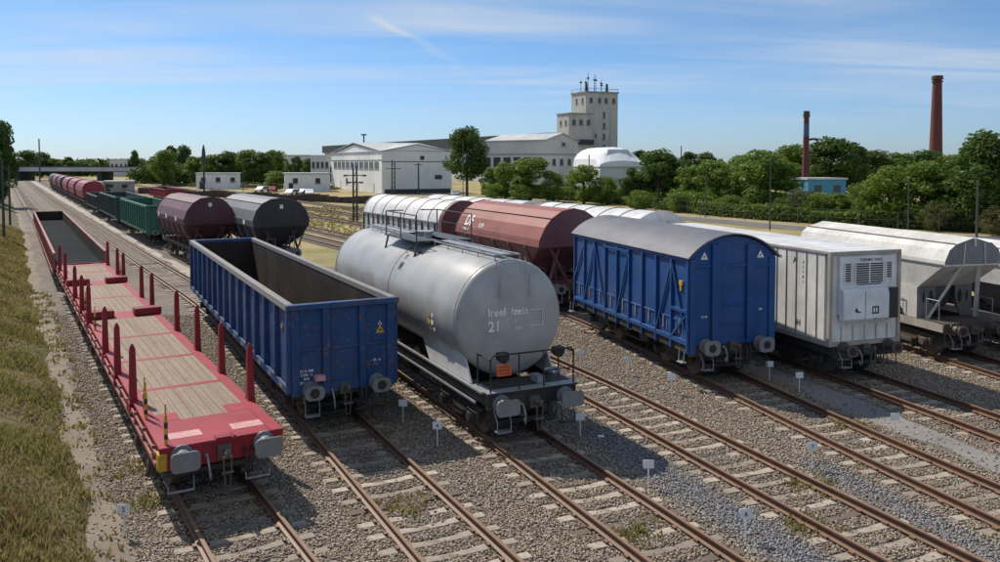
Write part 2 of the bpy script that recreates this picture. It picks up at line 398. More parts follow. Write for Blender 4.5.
def place(t, ynear, L):
    """origin of a wagon whose near end is at ynear on track t, heading so its far end is on the track too"""
    p = Vector((tx(t, ynear), ynear, 0)); y = ynear + L * .85
    for _ in range(6):
        q = Vector((tx(t, y), y, 0)); y += (L - (q - p).length) * .85
    d = (q - p).normalized(); return p, math.atan2(d.y, d.x), y
def rail_mesh(t, side, y0, y1):
    prof = [(-.036, 0), (.036, 0), (.036, -.035), (.010, -.048), (.010, -.13), (.07, -.15), (.07, -.165), (-.07, -.165), (-.07, -.15), (-.010, -.13), (-.010, -.048), (-.036, -.035)]
    mb = MB(); ys = list(np.arange(y0, min(y1, 70), 1.)) + list(np.arange(70, y1, 5.)) if y1 > 70 else list(np.arange(y0, y1, 1.))
    n = len(prof); vs = []
    for y in ys:
        d = tdir(t, y); nrm = Vector((-d.y, d.x, 0)); p = Vector((tx(t, y), y, 0)) + nrm * side * .7525
        vs += [p + nrm * a + Vector((0, 0, b)) for a, b in prof]
    fs = []
    for i in range(len(ys) - 1):
        for j in range(n): fs.append((i * n + j, i * n + (j + 1) % n, (i + 1) * n + (j + 1) % n, (i + 1) * n + j))
    mb.add(vs, fs); return mb
def sleeper_shape(mb, M4=None):
    """a concrete sleeper along local y: raised rail seats, lower waist, clips"""
    st = [(-1.22, -.195, .085), (-1.19, -.168, .105), (-.5, -.166, .105), (-.25, -.184, .088), (.25, -.184, .088), (.5, -.166, .105), (1.19, -.168, .105), (1.22, -.195, .085)]
    vs = []
    for y, z, hw in st: vs += [(-hw, y, z), (hw, y, z), (hw + .03, y, -.32), (-hw - .03, y, -.32)]
    fs = []
    for i in range(len(st) - 1):
        for j in range(4): fs.append((4 * i + j, 4 * i + (j + 1) % 4, 4 * i + 4 + (j + 1) % 4, 4 * i + 4 + j))
    fs += [(3, 2, 1, 0), tuple(range(4 * len(st) - 4, 4 * len(st)))]
    cl = []
    for sg in (-1, 1):
        for e in (-.115, .115):
            cl.append((-.06, .06, sg * .7525 + e - .03, sg * .7525 + e + .03, -.17, -.115))
    if M4 is None:
        mb.add(vs, fs, 0)
        for c in cl: mb.box(*c, mi=1)
    else:
        mb.add([M4 @ Vector(v) for v in vs], fs, 0)
SLEEPERS = {}
sl_mesh = None
def build_track(t, label, y0, ymax_single, y1, spacing=.62):
    global sl_mesh
    root = thing('railway_track', label, 'railway track', (tx(t, y0), y0, 0), 0, 'tracks of the freight yard')
    off = Vector(root.location)
    for s_ in (1, -1):
        o = rail_mesh(t, s_, y0, y1).build('rail', M['rail'], root); o.location = -off
    if sl_mesh is None:
        mb = MB(); sleeper_shape(mb); tmp = mb.build('sleeper', [M['sleeper'], M['rail']], None); sl_mesh = tmp.data; bpy.data.objects.remove(tmp)
    y = y0; n = 0; SLEEPERS[t] = []; rest = MB()
    while y < y1:
        d = tdir(t, y); a = math.atan2(d.y, d.x); p = Vector((tx(t, y), y, 0))
        if n < 96 and y < ymax_single:
            o = bpy.data.objects.new('sleeper', sl_mesh); C.objects.link(o); o.parent = root
            j = random.uniform(-.03, .03)
            o.location = p - off + Vector((random.uniform(-.03, .03), random.uniform(-.03, .03), random.choice((0, 0, 0, -.012, -.02)) + random.uniform(-.016, .005))); o.rotation_euler = (random.uniform(-.01, .01), 0, a + random.uniform(-.025, .025)); n += 1
            SLEEPERS[t].append((p.x, p.y))
        else:
            sleeper_shape(rest, Matrix.Translation(p - off) @ Matrix.Rotation(a, 4, 'Z'))
        y += spacing * d.y * (1 if y < 90 else 1.0)
    if rest.v:
        o = rest.build('sleeper_row', M['sleeper'], root, smooth=False); o['kind'] = 'stuff'
# ------------------------------------------------------------------ ground
def sheet(name, pts, z, mat, label=None, kind='structure', thick=0):
    mb = MB(); n = len(pts); mb.add([(x, y, z) for x, y in pts], [tuple(range(n))]); o = mb.build(name, mat, smooth=False); o['kind'] = kind
    if label: o['label'] = label
    return o
def strip(name, f0, f1, ys, z, mat, kind='structure', label=None):
    """sheet between two curves x=f0(y) and x=f1(y)"""
    mb = MB(); vs = []; fs = []
    for y in ys: vs += [(f0(y), y, z), (f1(y), y, z)]
    for i in range(len(ys) - 1): fs.append((2 * i, 2 * i + 1, 2 * i + 3, 2 * i + 2))
    mb.add(vs, fs); o = mb.build(name, mat, smooth=False); o['kind'] = kind
    if label: o['label'] = label
    return o
sheet('ground', [(-1800, -120), (1800, -120), (1800, 3000), (-1800, 3000)], GZ - .012, M['field'], 'dry grass field around the freight yard')
yy = list(np.arange(-8, 336, 4.))
strip('ballast_bed', lambda y: tx(1, y) - 2.5, lambda y: tx(8, y) + 3.0 if y < 42 else (tx(5, y) + 2.6 + max(0, (54 - y) * .45) if y < 56 else tx(4, y) + 1.9), yy, GZ - .008, M['ballast'])
def edge_wobble(y, k): return .22 * math.sin(y * .9 + k) + .13 * math.sin(y * 2.3 + k * 2)
ys2 = list(np.arange(-8, 120, 1.)) + list(np.arange(120, 336, 5.))
strip('footpath', lambda y: tx(1, y) - 3.3, lambda y: tx(1, y) - 2.2 + edge_wobble(y, 1) * .6, ys2, GZ - .002, M['path'])
strip('service_way', lambda y: tx(5, y) + 1.75 + edge_wobble(y, 3), lambda y: tx(6, y) - 1.55 + edge_wobble(y, 5) * .4, [y for y in ys2 if y < 34], GZ - .003, M['service'])
def pale_l(y): return tx(2, y) + 1.7 + edge_wobble(y, 2) if y > 30 else tx(2, y)
strip('pale_gravel_strip', lambda y: tx(2, y) + 1.35 + edge_wobble(y * .6, 2) * 1.2, lambda y: tx(3, y) - 1.5 + edge_wobble(y * .7, 4) * 1.2, [y for y in ys2 if y > 40], GZ - .003, M['pale_strip'])
for t in (5, 6, 7, 8, 9):
    strip('ballast_strip', lambda y: tx(t, y) - 1.5 + edge_wobble(y, t) * .6, lambda y: tx(t, y) + 1.5 + edge_wobble(y, t + 2) * .6, [y for y in ys2 if y > 38], GZ - .0045 + .0006 * t - .006, M['ballast'])
# back road with kerb line beyond the yard
road_pts = [(90, 30.), (60, 58), (45.3, 75.5), (38, 78.6), (30.6, 86.3), (26.5, 94.1), (20.4, 105.3), (11.5, 130.5), (-8.4, 164), (-60, 250), (-90, 300)]
def road_x(y):
    p = sorted((b, a) for a, b in road_pts); return float(np.interp(y, [q[0] for q in p], [q[1] for q in p]))
ysr = list(np.arange(32, 300, 2.))
strip('road', lambda y: road_x(y) - 1.0, lambda y: road_x(y) + 4.2, ysr, GZ + .004, M['road'])
kb = MB()
for y in ysr[:-1]:
    a = Vector((road_x(y) + 4.35, y, GZ + .05)); b = Vector((road_x(y + 2) + 4.35, y + 2, GZ + .05)); kb.beam(a, b, .3, .12)
o = kb.build('kerb', M['kerb']); o['kind'] = 'structure'
# bank on the left, rising away from the path
n1 = None
def bank_z(d, y, x):
    z = GZ + (.02 + .42 * min(d, 7.5) + .06 * max(0, min(d - 7.5, 20)))
    return z + (.07 * math.sin(x * 1.7 + y * .8) + .03 * math.sin(x * 3.1 - y * 1.9)) * min(1, d / 1.2)
bm_ = MB(); vs = []; ds = [0, .12] + [.3 * i for i in range(1, 32)] + [9.6, 10.5, 12, 15, 20, 27.5, 60]; ysb = list(np.arange(-8, 60, .4)) + list(np.arange(60, 330, 3.))
for y in ysb:
    d = tdir(1, y); nn = Vector((-d.y, d.x, 0)); p0 = Vector((tx(1, y), y, 0)) + nn * (2.38 + edge_wobble(y, 7) * .5)
    for q in ds:
        p = p0 + nn * q; vs.append((p.x, p.y, bank_z(q, p.y, p.x) if q > 0 else GZ - .05))
nd = len(ds); bm_.add(vs, [(i * nd + j, i * nd + j + 1, (i + 1) * nd + j + 1, (i + 1) * nd + j) for i in range(len(ysb) - 1) for j in range(nd - 1)])
o = bm_.build('grass_bank', M['bank_soil']); o['kind'] = 'structure'

def fast_mesh(name, V, F, mat, kind='stuff', label=None, extra=None):
    me = bpy.data.meshes.new(name); k = F.shape[1]
    me.vertices.add(len(V)); me.vertices.foreach_set('co', V.astype(np.float32).ravel())
    me.loops.add(F.size); me.loops.foreach_set('vertex_index', F.astype(np.int32).ravel())
    me.polygons.add(len(F)); me.polygons.foreach_set('loop_start', np.arange(0, F.size, k, dtype=np.int32))
    try: me.polygons.foreach_set('loop_total', np.full(len(F), k, dtype=np.int32))
    except Exception: pass
    me.update(calc_edges=True); me.validate()
    me.materials.append(mat)
    o = bpy.data.objects.new(name, me); C.objects.link(o)
    if kind: o['kind'] = kind
    if label: o['label'] = label
    return o

tl = {1: 'leftmost track of the yard, under the red flat wagon beside the grass bank',
      2: 'track carrying the blue open wagon, second from the grass bank',
      3: 'track under the silver tank wagon, third from the grass bank',
      4: 'track empty in front, between the tank wagon and the blue covered van',
      5: 'track under the blue covered van and the brown hopper wagon',
      6: 'track under the white refrigerated container',
      7: 'track under the pale grey grain hopper by the refrigerated container',
      8: 'track carrying the pale wagon cut off by the right frame edge',
      9: 'farthest yard track running empty through the dry grass'}
for t in TR:
    build_track(t, tl[t], 5. if t < 6 else 8., 64 if t < 9 else 50, 330 if t < 9 else 300)

# ballast stones lying loose over the near part of the yard
def stones():
    N = 350000
    y = 11.5 + (rng.random(N) ** 1.35) * 26
    xl = np.interp(y, CURVE[1][0], CURVE[1][1]) - 3.1; xr = np.minimum(.66 * y + 2.5, np.interp(y, CURVE[8][0], CURVE[8][1]) + 2)
    x = xl + rng.random(N) * (xr - xl)
    keep = np.ones(N, bool)
    # thin out outside the view
    keep &= (x > -.66 * y - 1.5)
    for t in range(1, 9):
        cx_ = np.interp(y, CURVE[t][0], CURVE[t][1]); dx = tx(t, 22) - tx(t, 16); cs = 6 / math.hypot(6, dx)
        off = (x - cx_) * cs
        keep &= ~((np.abs(np.abs(off) - .7525) < .085))
        S = np.array(SLEEPERS[t]); S = S[(S[:, 1] > 9) & (S[:, 1] < 40)]
        on = np.abs(off) < 1.22; idx = np.where(on & keep)[0]
        d = np.array([dx, 6.]) / math.hypot(6, dx)
        al = (x[idx, None] - S[None, :, 0]) * d[0] + (y[idx, None] - S[None, :, 1]) * d[1]
        hit = (np.abs(al) < .135).any(1)
        mid = np.abs(off[idx]) < .45
        kill = hit & (rng.random(len(idx)) < np.where(mid, .90, .985))
        keep[idx[kill]] = False
    px_ = np.interp(y, *CURVE[1]) - x; keep &= ~((px_ > 2.0) & (rng.random(N) < np.clip((px_ - 1.8) * 2.2, 0, .965)))
    # service way keeps few stones
    sw = (x > np.interp(y, *CURVE[5]) + 1.75) & (x < np.interp(y, *CURVE[6]) - 1.5)
    keep &= ~(sw & (rng.random(N) < .93))
    x, y = x[keep], y[keep]; n = len(x)
    r = rng.uniform(.011, .026, n) * (1 + .25 * (y - 12) / 26)
    base = np.array([(-1, -1, -1), (1, -1, -1), (1, 1, -1), (-1, 1, -1), (-1, -1, 1), (1, -1, 1), (1, 1, 1), (-1, 1, 1)], float)
    V = base[None] * rng.uniform(.55, 1.15, (n, 8, 3)) * (r[:, None, None]) * np.array([1, .8, .62])
    a = rng.random(n) * 6.283; ca, sa = np.cos(a), np.sin(a)
    b = rng.uniform(-.5, .5, n); cb, sb = np.cos(b), np.sin(b)
    X = V[..., 0]; Y = V[..., 1]; Z = V[..., 2]
    X, Z = X * cb[:, None] - Z * sb[:, None], X * sb[:, None] + Z * cb[:, None]
    X, Y = X * ca[:, None] - Y * sa[:, None], X * sa[:, None] + Y * ca[:, None]
    V = np.stack([X + x[:, None], Y + y[:, None], Z + GZ + rng.uniform(-.008, .022, n)[:, None]], -1).reshape(-1, 3)
    f = np.array([(3, 2, 1, 0), (4, 5, 6, 7), (0, 1, 5, 4), (1, 2, 6, 5), (2, 3, 7, 6), (3, 0, 4, 7)])
    F = (f[None] + 8 * np.arange(n)[:, None, None]).reshape(-1, 4)
    # what kind of stone lies where: fresh bluish gravel, rust-stained stones between rails, oily dark ones
    nz_ = .5 + .5 * np.sin(x * .9 + 1.3 * np.sin(y * .37)) * np.sin(y * .8 + .7 * np.sin(x * .5))
    def band(c_, h_): return np.clip(1.4 - np.abs(c_) / h_, 0, 1)
    x4 = np.interp(y, *CURVE[4]); blue = band(x - (x4 - 1.95), .62) * (y < 21.5) * rng.uniform(.5, 1, n)
    x5 = np.interp(y, *CURVE[5]); blue = np.maximum(blue, band(x - (x5 - 1.9), .5) * (y < 19) * .6)
    rust = np.zeros(n); oil = np.zeros(n)
    for t, kr, ko in ((1, .75, .25), (2, .45, .3), (3, .5, .25), (4, .5, .15), (5, .45, .2), (6, .4, .2)):
        o_ = np.abs(x - np.interp(y, *CURVE[t])) * .9
        rust = np.maximum(rust, np.clip(1.15 - np.abs(o_ - .75) / .45, 0, 1) * kr * nz_); oil = np.maximum(oil, np.clip(1 - o_ / .45, 0, 1) * ko * (1 - nz_))
    K = np.stack([blue, np.clip(rust, 0, 1), np.clip(oil, 0, 1), np.ones(n)], -1)
    K = np.repeat(K, 8, 0).astype(np.float32)
    go = fast_mesh('gravel', V, F, M['stone'], label='loose ballast stones spread between and around the rails')
    ca_ = go.data.color_attributes.new('gravel_kind', 'FLOAT_COLOR', 'POINT'); ca_.data.foreach_set('color', K.ravel())
stones()

def grass():
    N = 330000
    s = 10.5 + (rng.random(N) ** 1.8) * 75           # y along bank
    d = rng.random(N) ** .85 * 11 + .02
    x0 = np.interp(s, *CURVE[1]); sl = np.interp(s + .5, *CURVE[1]) - np.interp(s - .5, *CURVE[1]); nl = np.sqrt(1 + sl * sl)
    of = 2.38 + .5 * (.22 * np.sin(s * .9 + 7) + .13 * np.sin(s * 2.3 + 14)) + d
    x = x0 - of / nl; y = s + sl / nl * of
    clump = np.sin(x * 1.3 + y * .7) * np.sin(x * .6 - y * 1.1) + .5 * np.sin(x * 3.3 + 1) * np.sin(y * 2.9)
    keep = (rng.random(N) < .97 + .35 * clump) & (y > 8)
    x, y, d = x[keep], y[keep], d[keep]; n = len(x)
    z = GZ + .02 + .42 * np.minimum(d, 7.5) + .06 * np.clip(d - 7.5, 0, 20) + (.07 * np.sin(x * 1.7 + y * .8) + .03 * np.sin(x * 3.1 - y * 1.9)) * np.minimum(1, d / 1.2)
    h = rng.uniform(.05, .20, n) * (1 + .45 * clump[keep]); wd = rng.uniform(.006, .014, n) * (1 + y / 22)
    a = rng.random(n) * 6.283; lean = rng.uniform(.1, .9, n) * h; b = rng.random(n) * 6.283
    p = np.stack([x, y, z - .02], -1); side = np.stack([np.cos(a), np.sin(a), 0 * a], -1) * wd[:, None]
    mid = p + np.stack([np.cos(b) * lean * .4, np.sin(b) * lean * .4, h * .6], -1)
    top = p + np.stack([np.cos(b) * lean, np.sin(b) * lean, h], -1)
    V = np.stack([p - side, p + side, mid + side * .7, top, mid - side * .7], 1).reshape(-1, 3)
    F = np.arange(n * 5).reshape(-1, 5)
    fast_mesh('grass', V, F, M['grass'], label='dry yellow and green grass covering the left bank')
grass()
def weeds():
    """sparse weeds on the ballast by the flat wagon and tufts in the field"""
    P = []
    for i in range(260):
        y = random.uniform(14, 44); x = tx(1, y) - random.uniform(1.9, 3.6); P.append((x, y, .06 + random.random() * .10))
    for i in range(6000):
        y = random.uniform(42, 130); x = tx(5, y) + random.uniform(3, 45); P.append((x, y, .06 + random.random() * .16))
    for cx_, cy_ in ((6.6, 17.6), (5.9, 15.6), (-2.0, 16.4), (9.4, 21.5), (2.6, 15.2), (-8.4, 18.5), (-7.2, 16.6)):
        for i in range(26): P.append((cx_ + random.gauss(0, .28), cy_ + random.gauss(0, .28), .04 + random.random() * .12))
    P = np.array(P); n0 = 7; n = len(P) * n0
    Q = np.repeat(P, n0, 0); x = Q[:, 0] + rng.normal(0, .09, n); y = Q[:, 1] + rng.normal(0, .09, n); h = Q[:, 2] * rng.uniform(.6, 1.3, n)
    a = rng.random(n) * 6.283; wd = .012 * (1 + y / 25)
    side = np.stack([np.cos(a), np.sin(a), 0 * a], -1) * wd[:, None]; p = np.stack([x, y, 0 * x + GZ - .01], -1)
    b = rng.random(n) * 6.283; top = p + np.stack([np.cos(b) * h * .6, np.sin(b) * h * .6, h], -1); mid = (p + top) / 2 + np.array([0, 0, .02])
    V = np.stack([p - side, p + side, mid + side, top, mid - side], 1).reshape(-1, 3)
    fast_mesh('weeds', V, np.arange(n * 5).reshape(-1, 5), M['grass'], label='sparse weeds growing out of the gravel and the field')
weeds()

# ------------------------------------------------------------------ running gear shared by the wagons
def wheelset(x, parent, k=1.0):
    mb = MB()
    for s_ in (-1, 1):
        mb.tube((x, s_ * .70, .46), (x, s_ * .82, .46), .46, 20); mb.tube((x, s_ * .665, .46), (x, s_ * .70, .46), .49, 20)
        mb.tube((x, s_ * .82, .46), (x, s_ * .835, .46), .17, 12)
    mb.tube((x, -1.0, .46), (x, 1.0, .46), .08, 8)
    return mb.build('wheelset', M['steel'], parent)
def bogie(x, parent, mat, wb=1.8, k=1.0):
    mb = MB()
    for s_ in (-1, 1):
        y = s_ * 1.0
        mb.prism_y([(x - wb / 2 - .35, .62), (x - wb / 2 - .35, .74), (x - .5, .80), (x + .5, .80), (x + wb / 2 + .35, .74), (x + wb / 2 + .35, .62), (x + wb / 2 - .25, .62), (x + .4, .42), (x - .4, .42), (x - wb / 2 + .25, .62)], y - .06, y + .06)
        for e in (-1, 1):
            xx = x + e * wb / 2
            mb.box(xx - .17, xx + .17, y - .02 if s_ > 0 else y - .17, y + .17 if s_ > 0 else y + .02, .34, .60)
            mb.tube((xx, y, .46), (xx, y + s_ * .22, .46), .13, 10)
            for g in (-.24, .24): mb.tube((xx + g, y + s_ * .04, .36), (xx + g, y + s_ * .04, .62), .075, 8)
        mb.box(x - .28, x + .28, y - .1, y + .1, .30, .44)
        mb.beam((x - wb / 2 - .6, s_ * .78, .35), (x - wb / 2 - .6, s_ * .78, .75), .06, .10)
    mb.box(x - .22, x + .22, -1., 1., .50, .88)
    for e in (-1, 1): mb.box(x + e * (wb / 2 + .55) - .05, x + e * (wb / 2 + .55) + .05, -.95, .95, .32, .44)
    b = mb.build('bogie', mat, parent, bevel=.012)
    for e in (-1, 1): wheelset(x + e * wb / 2, b)
    return b
def round_rect(w, h, r, n=4):
    pts = []
    for cx_, cy_, a0 in ((w / 2 - r, h / 2 - r, 0), (-w / 2 + r, h / 2 - r, 90), (-w / 2 + r, -h / 2 + r, 180), (w / 2 - r, -h / 2 + r, 270)):
        for i in range(n + 1): a = R(a0 + 90 * i / n); pts.append((cx_ + r * math.cos(a), cy_ + r * math.sin(a)))
    return pts
def buffer(parent, y, z=1.06, x=0., kind='plate', far=1, hs=(.56, .36), mat='buffer'):
    """far=+1: at the near end, pointing to -x"""
    mb = MB(); s_ = -far
    mb.tube((x, y, z), (x + s_ * .06, y, z), .22, 16); mb.tube((x + s_ * .04, y, z), (x + s_ * .26, y, z), .155, 16); mb.tube((x + s_ * .2, y, z), (x + s_ * .42, y, z), .115, 16)
    b = mb.build('buffer', M[mat], parent)
    hb = MB(); poly = [(y + a, z + c) for a, c in round_rect(hs[0], hs[1], .09 if kind == 'plate' else .14)]
    hb.prism_x(poly, x + s_ * .41, x + s_ * .455)
    if kind == 'disc': hb.tube((x + s_ * .456, y, z), (x + s_ * .462, y, z), .125, 18, mi=1)
    hb.build('buffer_head', [M[mat], M['grease']], b, bevel=.01)
    return b
def coupling(parent, far=1, z=1.02, x=0, hoses=True):
    s_ = -far; mb = MB()
    mb.box(min(x, x + s_ * .12), max(x, x + s_ * .12), -.13, .13, z - .14, z + .14)
    mb.tube((x + s_ * .1, 0, z), (x + s_ * .34, 0, z), .04, 8)
    mb.prism_y([(x + s_ * .30, z - .04), (x + s_ * .42, z - .03), (x + s_ * .46, z + .06), (x + s_ * .42, z + .13), (x + s_ * .38, z + .12), (x + s_ * .39, z + .05), (x + s_ * .30, z + .05)], -.035, .035)
    for q in (-.075, .075): mb.path([(x + s_ * .36, q, z - .02), (x + s_ * .34, q, z - .34)], .018)
    mb.tube((x + s_ * .34, -.12, z - .35), (x + s_ * .34, .12, z - .35), .03, 8)
    mb.path([(x + s_ * .34, -.06, z - .36), (x + s_ * .34, -.05, z - .62), (x + s_ * .34, .05, z - .62), (x + s_ * .34, .06, z - .36)], .016)
    mb.build('coupling', M['steel'], parent)
    if hoses:
        for y in (-.42, .34, -.55):
            h = MB(); h.path([(x + s_ * .02, y, z - .02), (x + s_ * .16, y, z - .04), (x + s_ * .24, y * .96, z - .22), (x + s_ * .22, y * .9, z - .42), (x + s_ * .14, y * .82, z - .50), (x + s_ * .06, y * .8, z - .38)], .022, 7)
            h.tube((x + s_ * .02, y, z - .02), (x + s_ * .10, y, z - .02), .035, 8)
            h.build('brake_hose', M['rubber'] if y != .34 else M['galv'], parent)
def shunter_step(parent, y, x=0., far=1, z0=.28, z1=1.0, mat='galv', w=.42):
    s_ = -far; mb = MB(); xx = x + s_ * .20
    mb.path([(x, y - w / 2, z1), (xx, y - w / 2, z1 - .25), (xx, y - w / 2, z0), (xx, y + w / 2, z0), (xx, y + w / 2, z1 - .25), (x, y + w / 2, z1)], .014)
    mb.box(xx - .02, xx + .20, y - w / 2, y + w / 2, z0 - .012, z0 + .012) if far < 0 else mb.box(xx - .04, xx + .16, y - w / 2, y + w / 2, z0 - .012, z0 + .012)
    mb.build('shunter_step', M[mat], parent)
def underframe(parent, L, W, mat, zt=1.2, bpos=None, near='plate', gear=True, hw=.34, bmat=None, bsp=.875, hs=(.56, .36), steps=True, zb=1.06, mids=True, bufmat='buffer'):
    mb = MB(); h = .24
    for s_ in (-1, 1):
        mb.box(.1, L - .1, s_ * .32 - .05, s_ * .32 + .05, zt - h - .12, zt - .01)
    mb.box(0, .12, -W / 2 + .04, W / 2 - .04, zt - hw, zt - .004); mb.box(L - .12, L, -W / 2 + .04, W / 2 - .04, zt - hw, zt - .004)
    n = max(3, int(L / 2.2))
    for i in range(1, n): mb.box(L * i / n - .04, L * i / n + .04, -W / 2 + .1, W / 2 - .1, zt - .2, zt - .02)
    f = mb.build('underframe', mat, parent, bevel=.01)
    sb = MB()
    for s_ in (-1, 1):
        y0, y1 = s_ * (W / 2 - .03), s_ * (W / 2 - .11); a, b = min(y0, y1), max(y0, y1)
        sb.box(.0, L, a, b, zt - .26, zt - .002)
    sb.build('sole_bar', mat, parent, bevel=.008)
    if bpos is None: bpos = (2.0, L - 2.0)
    for x in bpos:
        if gear: bogie(x, parent, bmat or M['black_frame'])
        else: pass
    if mids and gear:
        g = MB()
        xm = (bpos[0] + bpos[-1]) / 2
        g.tube((xm - .5, .0, .72), (xm + .5, .0, .72), .2, 12); g.tube((xm + 1.0, -.55, .7), (xm + 1.7, -.55, .7), .17, 12)
        for s_ in (-1, 1):
            yy_ = s_ * (W / 2 - .25)
            g.path([(bpos[0] + 1.7, yy_, .55), (bpos[-1] - 1.7, yy_, .55)], .025)
            for q in (bpos[0] + 1.7, xm, bpos[-1] - 1.7): g.path([(q, yy_, .55), (q, yy_, zt - .1)], .02)
            g.box(xm - 1.6, xm - 1.0, yy_ - .08, yy_ + .08, .62, zt - .2)
            g.tube((xm + .2, yy_ - .03, .8), (xm + .2, yy_ + .05, .8), .16, 14)
        g.build('brake_gear', bmat or M['black_frame'], parent)
    for e, x in ((1, 0.), (-1, L)):
        for s_ in (-1, 1): buffer(parent, s_ * bsp, zb, x, near if e > 0 else 'plate', e, hs, bufmat)
        if e > 0: coupling(parent, e, zb - .04, x)
        if steps:
            for s_ in (-1, 1): shunter_step(parent, s_ * bsp, x, e, z0=.42, z1=.92, mat='galv' if s_ * e > 0 else 'black_frame', w=.36)
    return f
def wagon(name, label, cat, t, ynear, L, group='wagons standing in the yard', dx=0, rz=0):
    p, a, y = place(t, ynear, L)
    o = thing(name, label, cat, (p.x + dx, p.y, 0), a + rz, group); WAG.append((name, t, ynear, y, round(p.x, 1))); return o
WAG = []

# ---- 1: red flat wagon with plank deck on the first track
def flat_wagon():
    L, W = 33.2, 2.42
    o = wagon('flat_wagon', 'long red flat wagon with weathered plank deck and upright stakes beside the grass bank', 'flat wagon', 1, 16.3, L)
    Z = 1.25
    underframe(o, L, W, M['dark_red'], Z, (2.4, 13.2, 18.6, L - 2.4), 'plate', hw=.44, bmat=M['brown_frame'], bsp=.80, hs=(.54, .38), steps=False)
    d = MB(); bands = [0, 1.75, 4.6, 8.0, 11.5, 15.1, 16.6, 20.3, 24.4, 25.9, 29.5, L - .8]
    edge = .26
    d.box(0, L, W / 2 - edge, W / 2, Z - .05, Z + .012); d.box(0, L, -W / 2, -W / 2 + edge, Z - .05, Z + .012)
    d.box(0, 1.75, -W / 2 + edge + .001, W / 2 - edge - .001, Z - .05, Z + .010)
    for x0, x1 in ((15.1, 16.5), (24.4, 25.8), (L - .8, L)): d.box(x0, x1, -W / 2 + edge + .001, W / 2 - edge - .001, Z - .05, Z + .010)
    for x in (4.6, 8.0, 11.5, 20.3, 29.5): d.box(x - .11, x + .11, -W / 2 + edge + .001, W / 2 - edge - .001, Z - .05, Z + .010)
    for s_ in (-1, 1): d.box(1.751, 2.35, s_ * (W / 2 - edge - .23) - .22, s_ * (W / 2 - edge - .23) + .22, Z - .05, Z + .013)
    d.box(-.02, .0, -W / 2, W / 2, Z - .44, Z + .012)   # end plate
    d.build('deck_frame', M['red'], o, bevel=.006)
    e = MB(); e.box(-.028, -.0205, .34, .40, Z - .42, Z - .02); e.box(-.028, -.0205, -.40, -.34, Z - .42, Z - .02)
    e.box(-.05, -.021, -.30, .22, Z - .12, Z - .05); e.box(-.03, .18, -.16, .14, Z + .013, Z + .045); e.box(.02, .3, -.26, -.2, Z + .013, Z + .03)
    e.build('end_stiffener', M['dark_red'], o, bevel=.005)
    pl = MB()
    segs = [(1.75, 4.49), (4.71, 7.89), (8.11, 11.39), (11.61, 15.1), (16.5, 20.19), (20.41, 24.4), (25.8, 29.39), (29.61, L - .8)]
    for a, b in segs: pl.box(a, b, -W / 2 + edge + .001, W / 2 - edge - .001, Z - .045, Z + .004)
    pl.build('plank_deck', M['wood'], o)
    # side rail and dropped sill along both sides
    for s_ in (-1, 1):
        r = MB(); y = s_ * (W / 2 + .03)
        r.box(.2, L - .2, y - .025, y + .025, Z - .40, Z - .32); r.box(.2, L - .2, y - .02, y + .02, Z - .17, Z - .11)
        for i in range(26):
            x = .5 + i * 1.27; r.box(x - .03, x + .03, y - .026 - .0, y + .028, Z - .40, Z - .05); r.tube((x + .4, y, Z - .16), (x + .4, y + s_ * .05, Z - .16), .035, 8)
        r.build('side_rail', M['pink_side'], o)
    st = [(1, x) for x in (3.85, 6.8, 9.7, 14.9, 17.7, 21.0, 26.8, 31.0)] + [(-1, x) for x in (2.5, 5.4, 8.5, 11.8, 17.0, 19.7, 25.5, 27.8, 32.1)]
    for s_, x in st:
        m = MB(); y = s_ * (W / 2 - .03); z0, z1 = Z - .14, Z + 1.22
        m.hexa([(x - .12, y - .085, z0), (x + .12, y - .085, z0), (x + .12, y + .085, z0), (x - .12, y + .085, z0), (x - .065, y - .065, z1), (x + .065, y - .065, z1), (x + .065, y + .065, z1), (x - .065, y + .065, z1)])
        m.hexa([(x - .065, y - .065, z1), (x + .065, y - .065, z1), (x + .065, y + .065, z1), (x - .065, y + .065, z1), (x - .02, y - .02, z1 + .12), (x + .02, y - .02, z1 + .12), (x + .02, y + .02, z1 + .12), (x - .02, y + .02, z1 + .12)])
        m.box(x - .15, x + .15, y - .085, y + .085, Z - .2, Z + .09)
        a = m.build('stake', M['dark_red'], o, bevel=.012)
        w_ = MB(); w_.box(x - .16, x + .16, y + s_ * .086, y + s_ * .10, Z - .3, Z - .02); w_.build('stake_pocket', M['red'], a)
    for x in (15.25, 24.6):
        for s_ in (-1, 1):
            b = MB(); y = s_ * (W / 2 - .42); b.box(x, x + .55, y - .46, y + .46, Z + .02, Z + .27)
            b.build('load_bolster', M['dark_red'], o, bevel=.015)
    for i, (x, y) in enumerate(((2.15, 1.14), (2.6, 1.1), (.2, 1.05), (13.2, 1.14), (16.9, 1.12), (22.0, 1.14), (25.6, -1.05))):
        h = MB(); h.box(x - .04, x + .04, y - .03, y + .03, Z - .3, Z + .34); h.box(x - .035, x + .035, y - .025, y + .025, Z + .46, Z + .60, 0)
        h.box(x - .041, x + .041, y - .031, y + .031, Z + .34, Z + .46, 1); h.box(x - .041, x + .041, y - .031, y + .031, Z + .12, Z + .22, 1)
        h.path([(x, y, Z + .6), (x, y, Z + .82)], .018)
        h.build('lever_post', [M['yellow'], M['black_mark']], o)
    y_ = MB(); y_.box(-.055, .28, W / 2 - .14, W / 2 + .03, Z - .44, Z - .1); y_.build('corner_step', M['yellow'], o, bevel=.02)
    y2 = MB(); y2.box(-.055, .1, -W / 2 - .005, -W / 2 + .12, Z - .4, Z - .12); y2.build('corner_step', M['yellow'], o, bevel=.02)
